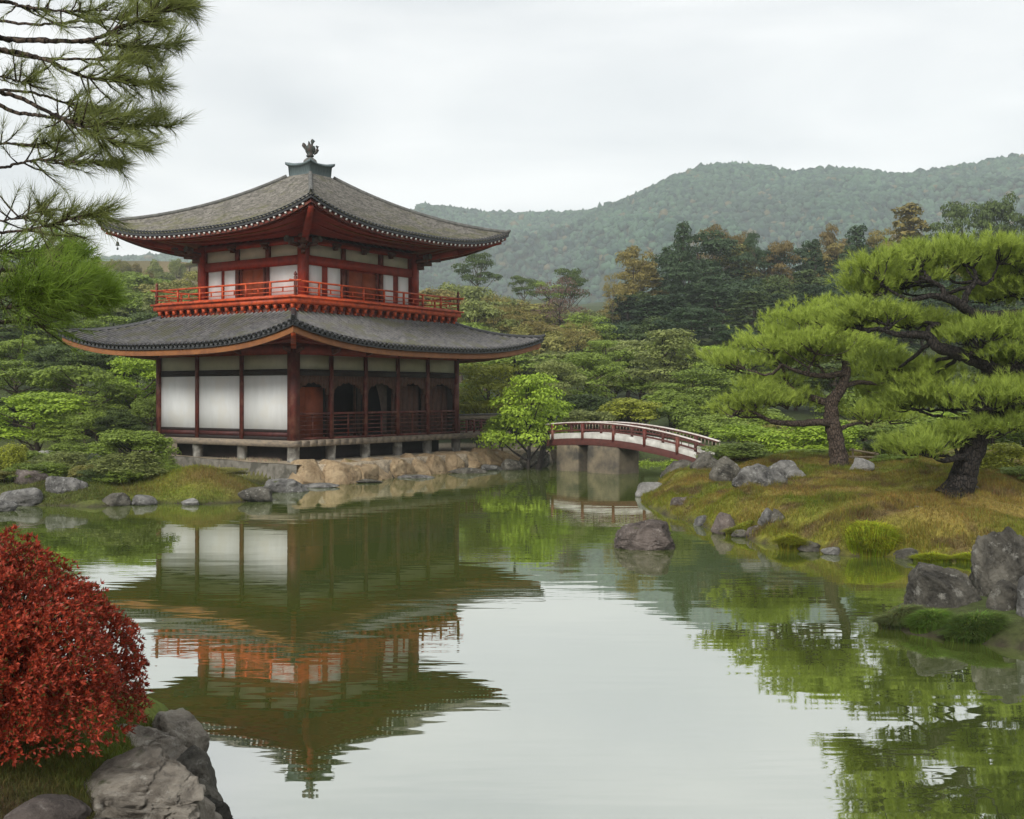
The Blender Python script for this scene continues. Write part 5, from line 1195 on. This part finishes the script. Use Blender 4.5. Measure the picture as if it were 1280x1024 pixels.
garden_pine(1050, 590, 36.0,
    [[(1050, 590, 13.5, 0), (1047, 562, 10.5, 0), (1041, 530, 9.5, 0), (1040, 503, 8, 0), (1052, 484, 6.5, 0), (1058, 458, 5.5, .1), (1050, 430, 4, .2), (1040, 405, 2.5, 0)],
     [(1041, 530, 6, 0), (1020, 528, 4.5, -.3), (995, 530, 4, -.5), (966, 527, 3, -.7), (940, 514, 1.5, -.8)],
     [(1040, 505, 5.5, 0), (1020, 499, 4.5, .2), (1000, 492, 3.5, .5), (985, 480, 1.5, .8)],
     [(1057, 466, 4, 0), (1030, 470, 3.5, -.4), (1002, 466, 2.5, -.7), (978, 456, 1.5, -1)],
     [(1050, 484, 4, 0), (1075, 478, 3, .4), (1105, 480, 2, .8), (1125, 472, 1, 1.1)],
     [(1045, 540, 3.5, 0), (1060, 532, 2.5, .2), (1080, 528, 1.5, .5)]],
    [(1005, 398, 52, 20, 0), (1050, 390, 50, 20, .6), (1075, 405, 40, 18, -.4), (965, 428, 56, 22, .3), (1020, 430, 60, 20, -1.0), (930, 450, 34, 18, 0), (985, 452, 50, 18, 1.0), (1065, 437, 50, 18, .8),
     (945, 497, 46, 20, -.8), (985, 500, 44, 18, .2), (915, 512, 26, 15, -.4), (962, 478, 40, 14, .9), (1090, 516, 42, 20, .4), (1110, 462, 50, 20, .9), (1145, 470, 40, 20, 1.3), (1100, 490, 36, 14, 1.2)],
    'smaller garden pine on the mossy island with a straight trunk and cloud-shaped pads', 'pine', 5)
garden_pine(1190, 634, 26.4,
    [[(1190, 634, 20, 0), (1203, 600, 16.5, 0), (1216, 562, 15, 0), (1226, 525, 15, 0), (1242, 490, 13, .1), (1272, 455, 12, .3), (1296, 420, 10, .4), (1300, 392, 8, .4), (1280, 340, 5, .3)],
     [(1240, 492, 13, 0), (1246, 470, 11, -.1), (1222, 452, 9, -.3), (1198, 442, 8, -.4), (1172, 434, 7, -.6), (1158, 420, 6, -.6), (1122, 418, 3.5, -.8), (1095, 410, 2, -.9)],
     [(1300, 392, 7, .4), (1275, 392, 6, .2), (1244, 395, 6.5, -.1), (1215, 391, 6, -.3), (1192, 376, 6, -.5), (1165, 370, 3.5, -.7), (1135, 374, 2.5, -.8), (1105, 358, 1.5, -.9)],
     [(1203, 388, 5, -.4), (1208, 368, 4, -.3), (1220, 352, 2.5, -.2)],
     [(1180, 373, 4, -.6), (1176, 358, 3, -.6), (1150, 346, 2, -.7)],
     [(1236, 515, 12, 0), (1262, 512, 10, -.2), (1300, 520, 7, -.4)],
     [(1212, 575, 6, 0), (1200, 572, 4.5, -.4), (1178, 576, 3, -.7), (1162, 568, 1.5, -.8)],
     [(1165, 430, 4, -.6), (1160, 412, 3, -.5), (1172, 405, 1.5, -.4)]],
    [(1105, 335, 42, 20, -.6), (1150, 322, 52, 20, 0), (1200, 316, 54, 20, .5), (1248, 318, 46, 20, -.2), (1290, 330, 44, 24, .3), (1085, 358, 32, 16, -.2), (1130, 352, 38, 12, .8), (1225, 345, 44, 14, 1.0), (1270, 360, 40, 18, .5),
     (1100, 392, 44, 18, -.6), (1140, 400, 44, 16, .6), (1075, 400, 26, 12, 0), (1240, 372, 40, 10, 1.2), (1230, 418, 44, 16, -.9), (1275, 412, 44, 20, -.6), (1200, 412, 34, 12, .9), (1268, 445, 44, 20, -.7),
     (1150, 470, 56, 22, .6), (1105, 455, 36, 18, .9), (1190, 490, 50, 20, -.2), (1240, 500, 50, 20, -.8), (1285, 492, 44, 24, -.9), (1135, 500, 50, 16, 1.0), (1160, 558, 36, 18, -.7), (1190, 545, 24, 12, -.4), (1265, 530, 36, 12, -.6)],
    'larger leaning garden pine with a thick dark trunk at the right picture edge', 'pine2', 6, bark='dark_bark')

# ------------------------------------------------------------------ overhanging pine boughs at the upper left
def bough_pine(tx, ty, tz_top, limbs, lm, label, seed, ntw, nl, nw, k, spread, tr=.2, twig=.22, jitter=.16):
    rg = np.random.default_rng(seed); g_ = ground1(tx, ty); base = np.array([tx, ty, g_]); r = empty('pine_tree', tuple(base), 0, label=label, cat='pine tree')
    zs = np.linspace(-.2, tz_top - g_, 14); b = MB(); tp = np.stack([.08 * np.sin(zs), .06 * np.cos(zs * .8) - .06, zs], 1); b.tube(tp, np.linspace(tr, tr * .35, 14), 12, rough=.08, seed=seed); b.build('trunk', M['bark'], r, smooth=True)
    for (pts, dep, r0, dens, st) in limbs:
        P = np.array([D(a, c, dep + .25 * math.sin(i * 1.3 + dep * 3)) for i, (a, c) in enumerate(pts)]); h0 = P[0][2] - .1
        P = np.concatenate([[np.array([tx, ty, h0 + .1])], P]); sp = smooth_path(P, 12 * len(P)); n_ = len(sp); sp[1:-1] += rg.normal(size=(n_ - 2, 3)) * .0025
        b = MB(); b.tube(sp - base, np.linspace(r0 * .8, r0 * .16, n_), 7, rough=.06, seed=seed); bo_ = b.build('branch', M['bark'], r, smooth=True)
        seg_ = np.linalg.norm(np.diff(sp, axis=0), axis=1).sum(); n_t = int(ntw * dens); ti = (st + (1 - st) * rg.random(n_t) ** .8); ii = np.clip((ti * (n_ - 1)).astype(int), 0, n_ - 2)
        tan = unit(sp[ii + 1] - sp[ii]); q = sp[ii] + (sp[ii + 1] - sp[ii]) * rg.random(n_t)[:, None]
        dr = unit(tan * .9 + rg.normal(size=(n_t, 3)) * np.array([.35, .55, .40]) + np.array([0, 0, .12])); ln_ = twig * rg.uniform(.4, 1.5, n_t)[:, None] * (1.15 - ti)[:, None] * 1.3
        en = q + dr * ln_; tw = MB()
        for a_, e_ in zip(q, en): tw.tube([a_ - base, (a_ + e_) / 2 + (0, 0, -.01) - base, e_ - base], [.006, .004, .003], 4, cap=False)
        tw.build('twigs', M['bark'], bo_, smooth=True)
        nb = MB(); needles(nb, en - base, dr, nl, nw, k, spread, rg, along=.55); needles(nb, (q + en) / 2 - base, dr, nl * .9, nw, k // 3, spread * 1.1, rg, along=.5); nb.build('needles', M[lm], bo_)
    return r
L1 = [([(-40, 2), (30, 8), (80, 14), (130, 12)], 6.6, .020, .8, .45), ([(-60, 48), (20, 50), (110, 50), (160, 30), (205, 12), (225, 0)], 6.3, .024, 1.5, .5),
      ([(-60, 48), (60, 50), (130, 55), (180, 58), (225, 52)], 6.9, .020, 1.4, .55), ([(-60, 50), (0, 62), (50, 72), (100, 94), (150, 100), (200, 106)], 6.4, .024, 1.7, .5),
      ([(-60, 58), (40, 72), (100, 74), (150, 74), (190, 84)], 6.9, .018, 1.0, .55), ([(-60, 118), (10, 118), (60, 140), (100, 158), (140, 176), (188, 184)], 6.2, .022, 1.3, .5),
      ([(-60, 122), (20, 140), (60, 146), (100, 152), (160, 156), (215, 158)], 6.6, .020, 1.9, .52), ([(-60, 112), (30, 115), (80, 128), (130, 140), (195, 148)], 7.0, .016, 1.2, .55),
      ([(-60, 184), (0, 180), (50, 180), (75, 172)], 6.7, .014, .7, .5), ([(-60, 214), (0, 210), (45, 200), (100, 203), (142, 202)], 6.4, .016, 1.2, .5),
      ([(-60, 292), (0, 291), (50, 284), (95, 272), (128, 266)], 6.3, .016, 1.5, .5), ([(-60, 276), (0, 276), (30, 270), (55, 262)], 6.8, .013, .7, .5),
      ([(-60, -30), (60, -20), (140, -12), (200, -6), (235, 6)], 6.5, .020, 1.6, .5), ([(-60, 84), (0, 96), (30, 102), (45, 98)], 6.9, .012, .8, .4), ([(-60, 20), (30, 30), (90, 28), (150, 24), (200, 30)], 7.2, .016, 1.3, .5)]
bough_pine(-4.9, 7.2, 8.2, L1, 'needle_near', 'tall pine outside the left edge whose dark boughs hang into the upper left corner', 41, 36, .13, .0030, 30, .36)
L2 = [([(-60, 320), (0, 315), (50, 318), (85, 305)], 9.6, .03, 1.0, .4), ([(-60, 352), (0, 352), (45, 350), (75, 335), (100, 322)], 9.3, .03, 1.3, .4), ([(-60, 390), (0, 385), (40, 380), (85, 362), (110, 350)], 9.0, .03, 1.5, .4),
      ([(-60, 402), (20, 402), (70, 392), (110, 378), (135, 372)], 9.5, .03, 1.6, .4), ([(-60, 340), (20, 338), (60, 345), (100, 355), (128, 360)], 10.0, .03, 1.4, .45), ([(-60, 372), (0, 370), (30, 365), (70, 370)], 8.8, .02, 1.1, .4)]
bough_pine(-6.3, 9.6, 5.2, L2, 'needle_bright', 'bright green pine beyond the left edge, its soft boughs reaching above the lower roof tip', 43, 85, .135, .0050, 26, .5, tr=.14, twig=.36)

# ------------------------------------------------------------------ red shrub in the foreground
rg = np.random.default_rng(77); sc_ = np.array([-3.90, 8.55, .72]); shr = empty('maple_shrub', tuple(sc_), 0, label='dome-shaped shrub of narrow crimson leaves at the left edge of the near shore', cat='shrub')
nC = 24000; d = unit(rg.normal(size=(nC, 3))); d[:, 2] = np.abs(d[:, 2]) * 1.0 - .12 * (rg.random(nC) < .35); d = unit(d)
lump = 1 + .11 * vn(d * 2.6, 5) + .11 * vn(d * 6, 6); rad = np.where(rg.random(nC) < .6, rg.uniform(.9, 1.03, nC), rg.uniform(.45, .92, nC)) * lump
hol = vn(d * 7.5 + 3, 15); kp = (hol > -.30) | (rg.random(nC) < .35) | (rad < .8); d, rad = d[kp], rad[kp]; nC = len(d)
P = d * rad[:, None] * np.array([1.05, 1.0, 1.25]) + np.array([0, 0, .22])
b = MB(); k = 7; Pc = np.repeat(P, k, 0); dc = np.repeat(d, k, 0); out_ = unit(dc * np.array([1, 1, .8]) + np.array([0, 0, .15])); sidev = unit(np.cross(out_, rg.normal(size=(nC * k, 3))))
dr = unit(sidev * rg.uniform(.5, 1, nC * k)[:, None] + out_ * rg.uniform(.3, 1.1, nC * k)[:, None] + np.array([0, 0, .10])); leafquads_dir(b, Pc, dr, unit(out_ + .4 * rg.normal(size=(nC * k, 3))), rg.uniform(.022, .055, nC * k) * rg.uniform(.7, 1.1, nC * k), rg.uniform(.0042, .0088, nC * k))
b.build('foliage', M['maple'], shr)
b = MB()
for i in range(26):
    a = rg.uniform(0, 6.28); e_ = unit(np.array([math.cos(a), math.sin(a), rg.uniform(.2, 1.6)])) * np.array([1.0, .95, 1.25]) * .9; b.tube(smooth_path([(.06 * math.cos(a), .06 * math.sin(a), -.1), e_ * .5 + (0, 0, -.05), e_ + (0, 0, .2)], 8, .01, rg), np.linspace(.022, .005, 8), 5)
b.build('stem', M['dark_bark'], shr, smooth=True)

# ------------------------------------------------------------------ grass and moss
def blades(x, y, ln, wd, lean, colr, rg, base=None):
    n_ = len(x); z = ground(x, y) if base is None else base; a = rg.uniform(0, 6.28, n_); l_ = ln * rg.uniform(.5, 1.2, n_); lx = lean * rg.normal(size=n_); ly = lean * rg.normal(size=n_)
    P0 = np.stack([x, y, z - .01], 1); sd = np.stack([np.cos(a), np.sin(a), 0 * a], 1) * (wd / 2); M_ = P0 + np.stack([lx * .35, ly * .35, np.ones(n_)], 1) * (l_ * .55)[:, None]; Tp = P0 + np.stack([lx, ly, .9 * np.ones(n_)], 1) * l_[:, None]
    v = np.stack([P0 - sd, P0 + sd, M_ + sd * .7, M_ - sd * .7, Tp], 1).reshape(-1, 3); i = np.arange(n_)[:, None] * 5
    b = MB(); b.add(v, [i + np.array([[0, 1, 2, 3]]), i + np.array([[3, 2, 4]])]); b.c[0] = np.repeat(colr, 5, 0); return b
def moss_patch(n_, x0, x1, y0, y1, ln, wd, seed, label, lo=.02, dmax=50, fc=None, weight=None):
    rg = np.random.default_rng(seed); x = rg.uniform(x0, x1, n_); y = rg.uniform(y0, y1, n_); d_ = sdist(x, y); k_ = (d_ > lo) & (d_ < dmax)
    if weight is not None: k_ &= rg.random(n_) < weight(x, y, d_)
    x, y, d_ = x[k_], y[k_], d_[k_]; c_ = ground_colour(x, y, np.full(len(x), .5), d_) * 1.25 * rg.uniform(.7, 1.35, (len(x), 1)) * (1 + .12 * rg.normal(size=(len(x), 3)))
    b = blades(x, y, ln * (1 + .5 * vn(xy3(x, y, 1.1), 8)), wd, .45, np.clip(c_, .004, .6), rg); return tag(b.build('moss_grass', M['blades']), label, kind='stuff')
moss_patch(420000, 2.5, 17, 22, 47, .085, .011, 1, 'golden-green moss and short grass covering the island')
moss_patch(260000, 2.5, 17, 22, 47, .17, .012, 12, 'taller tussocks of rust and olive grass scattered over the island', lo=.3, weight=lambda x, y, d: np.clip(fbm(xy3(x, y, 1.6), 3, 40) * 3 - .6, 0, 1))
moss_patch(90000, 2.5, 17, 22, 47, .15, .012, 2, 'longer yellow-green grass along the island shore', dmax=.75, lo=-.02)
moss_patch(90000, -4.8, -1.6, 5.6, 10.5, .055, .006, 3, 'dark moss and fine grass on the near bank', dmax=4, weight=lambda x, y, d: np.where(x < -2.0, 1, .0))
moss_patch(45000, -15, -7.6, 34, 41, .09, .012, 4, 'olive and rust moss on the point below the terrace', dmax=3)
moss_patch(40000, 7, 13, 14.3, 18.5, .10, .010, 5, 'green grass around the boulders at the right edge', dmax=2.0)
moss_patch(60000, -26, -9, 34, 46, .12, .014, 6, 'short grass on the left shore', dmax=8)
def tuft(px, py, wpx, hpx, c_, label, seed, n_=1500):
    rg = np.random.default_rng(seed); p_ = W(px, py, .05); s_ = p_[1] / FPX; w_ = wpx * s_ / 2; h_ = hpx * s_; r_ = np.sqrt(rg.random(n_)); a = rg.uniform(0, 6.28, n_)
    x = p_[0] + w_ * .75 * r_ * np.cos(a); y = p_[1] + w_ * .4 + w_ * .45 * r_ * np.sin(a); cl = np.array(c_) * rg.uniform(.6, 1.35, (n_, 1)) * (1 + .1 * rg.normal(size=(n_, 3)))
    z = np.maximum(ground(x, y), -.02); l_ = h_ * (1.15 - .5 * r_)
    P0 = np.stack([x, y, z - .02], 1); o_ = np.stack([np.cos(a) * r_, np.sin(a) * r_, 0 * a], 1); M_ = P0 + (o_ * .25 + np.array([0, 0, .75])) * l_[:, None]; Tp = P0 + (o_ * 1.0 + .25 * rg.normal(size=(n_, 3)) * np.array([1, 1, .4]) + np.array([0, 0, .72])) * l_[:, None]
    a2 = rg.uniform(0, 6.28, n_); sd = np.stack([np.cos(a2), np.sin(a2), 0 * a2], 1) * .008; v = np.stack([P0 - sd, P0 + sd, M_ + sd * .8, M_ - sd * .8, Tp], 1).reshape(-1, 3); i = np.arange(n_)[:, None] * 5
    b = MB(); b.add(v, [i + np.array([[0, 1, 2, 3]]), i + np.array([[3, 2, 4]])]); b.c[0] = np.clip(np.repeat(cl, 5, 0), .004, .6)
    b.v[0] = b.v[0] - p_; o = b.build('grass_tuft', M['blades']); o.location = p_; return tag(o, label, 'grass')
YG = (.38, .43, .03)
tuft(1095, 693, 80, 26, YG, 'bright yellow-green grass tuft overhanging the water below the big pine', 1, 1800)
tuft(1170, 700, 60, 15, YG, 'low yellow-green grass tuft at the water left of the tallest boulder', 2, 2600)
tuft(1225, 701, 60, 18, YG, 'yellow-green grass tuft touching the tallest boulder', 3, 2000)
tuft(990, 686, 34, 26, (.34, .35, .03), 'hanging moss-green tuft beside the shoreline trio of stones', 4, 2200)
tuft(925, 668, 40, 16, (.32, .34, .04), 'small grass tuft at the shore left of the stone trio', 5, 1500)
tuft(1125, 783, 56, 26, (.17, .20, .07), 'dull green clump at the left tip of the right-hand boulders', 6, 2600)
tuft(1165, 790, 60, 22, (.15, .24, .04), 'green weeds under the broad rounded boulder', 7, 2200)
tuft(1225, 800, 90, 26, (.13, .20, .04), 'green weeds below the egg-shaped boulder', 8, 3000)
# small things
b = MB(); p0 = D(1080, 561, 41.2); p1 = D(1141, 545, 41.8); b.tube(smooth_path([p0, (p0 + p1) / 2 + (0, 0, .06), p1], 10), np.linspace(.05, .035, 10), 8); tag(b.build('bamboo_pole', M['bamboo'], smooth=True), 'pale slanting pole behind the white boulder at the left pine', 'pole')
bf = empty('bamboo_fence', tuple(D(1078, 583, 40)), label='low pale pole fence just right of the left pine trunk', cat='fence'); o0 = np.array(bf.location)
for a, c, e_, f_, nm in ((1062, 562, 1098, 568, 'rail'), (1062, 571, 1100, 572, 'rail'), (1066, 560, 1066, 585, 'post'), (1094, 565, 1094, 586, 'post')):
    b = MB(); b.tube([D(a, c, 40) - o0, D(e_, f_, 40) - o0], .035, 8); b.build(nm, M['bamboo'], bf, smooth=True)
q0 = D(664, 568, 50.4); q0[2] = ground1(q0[0], q0[1]) - .1; q1 = D(684, 540, 50.0); b = MB(); b.tube(smooth_path([q0, (q0 + q1) / 2 + (.05, 0, .03), q1], 9, .01, rg), np.linspace(.16, .10, 9), 9, rough=.1); tag(b.build('leaning_trunk', M['dark_bark'], smooth=True), 'dark bare trunk leaning against the left end of the bridge', 'tree trunk')
# ------------------------------------------------------------------ haze
m, n, p = newmat('air_haze'); n.nodes.remove(p); pv = n.nodes.new('ShaderNodeVolumePrincipled'); pv.inputs['Density'].default_value = .00028; pv.inputs['Color'].default_value = (.89, .96, 1.0, 1); pv.inputs['Anisotropy'].default_value = .0
n.links.new(pv.outputs[0], n.nodes['Material Output'].inputs['Volume'])
b = MB(); b.box(-1700, 1700, -60, 2000, -60, 480); tag(b.build('haze', m), kind='stuff', label='pale mist in the air')
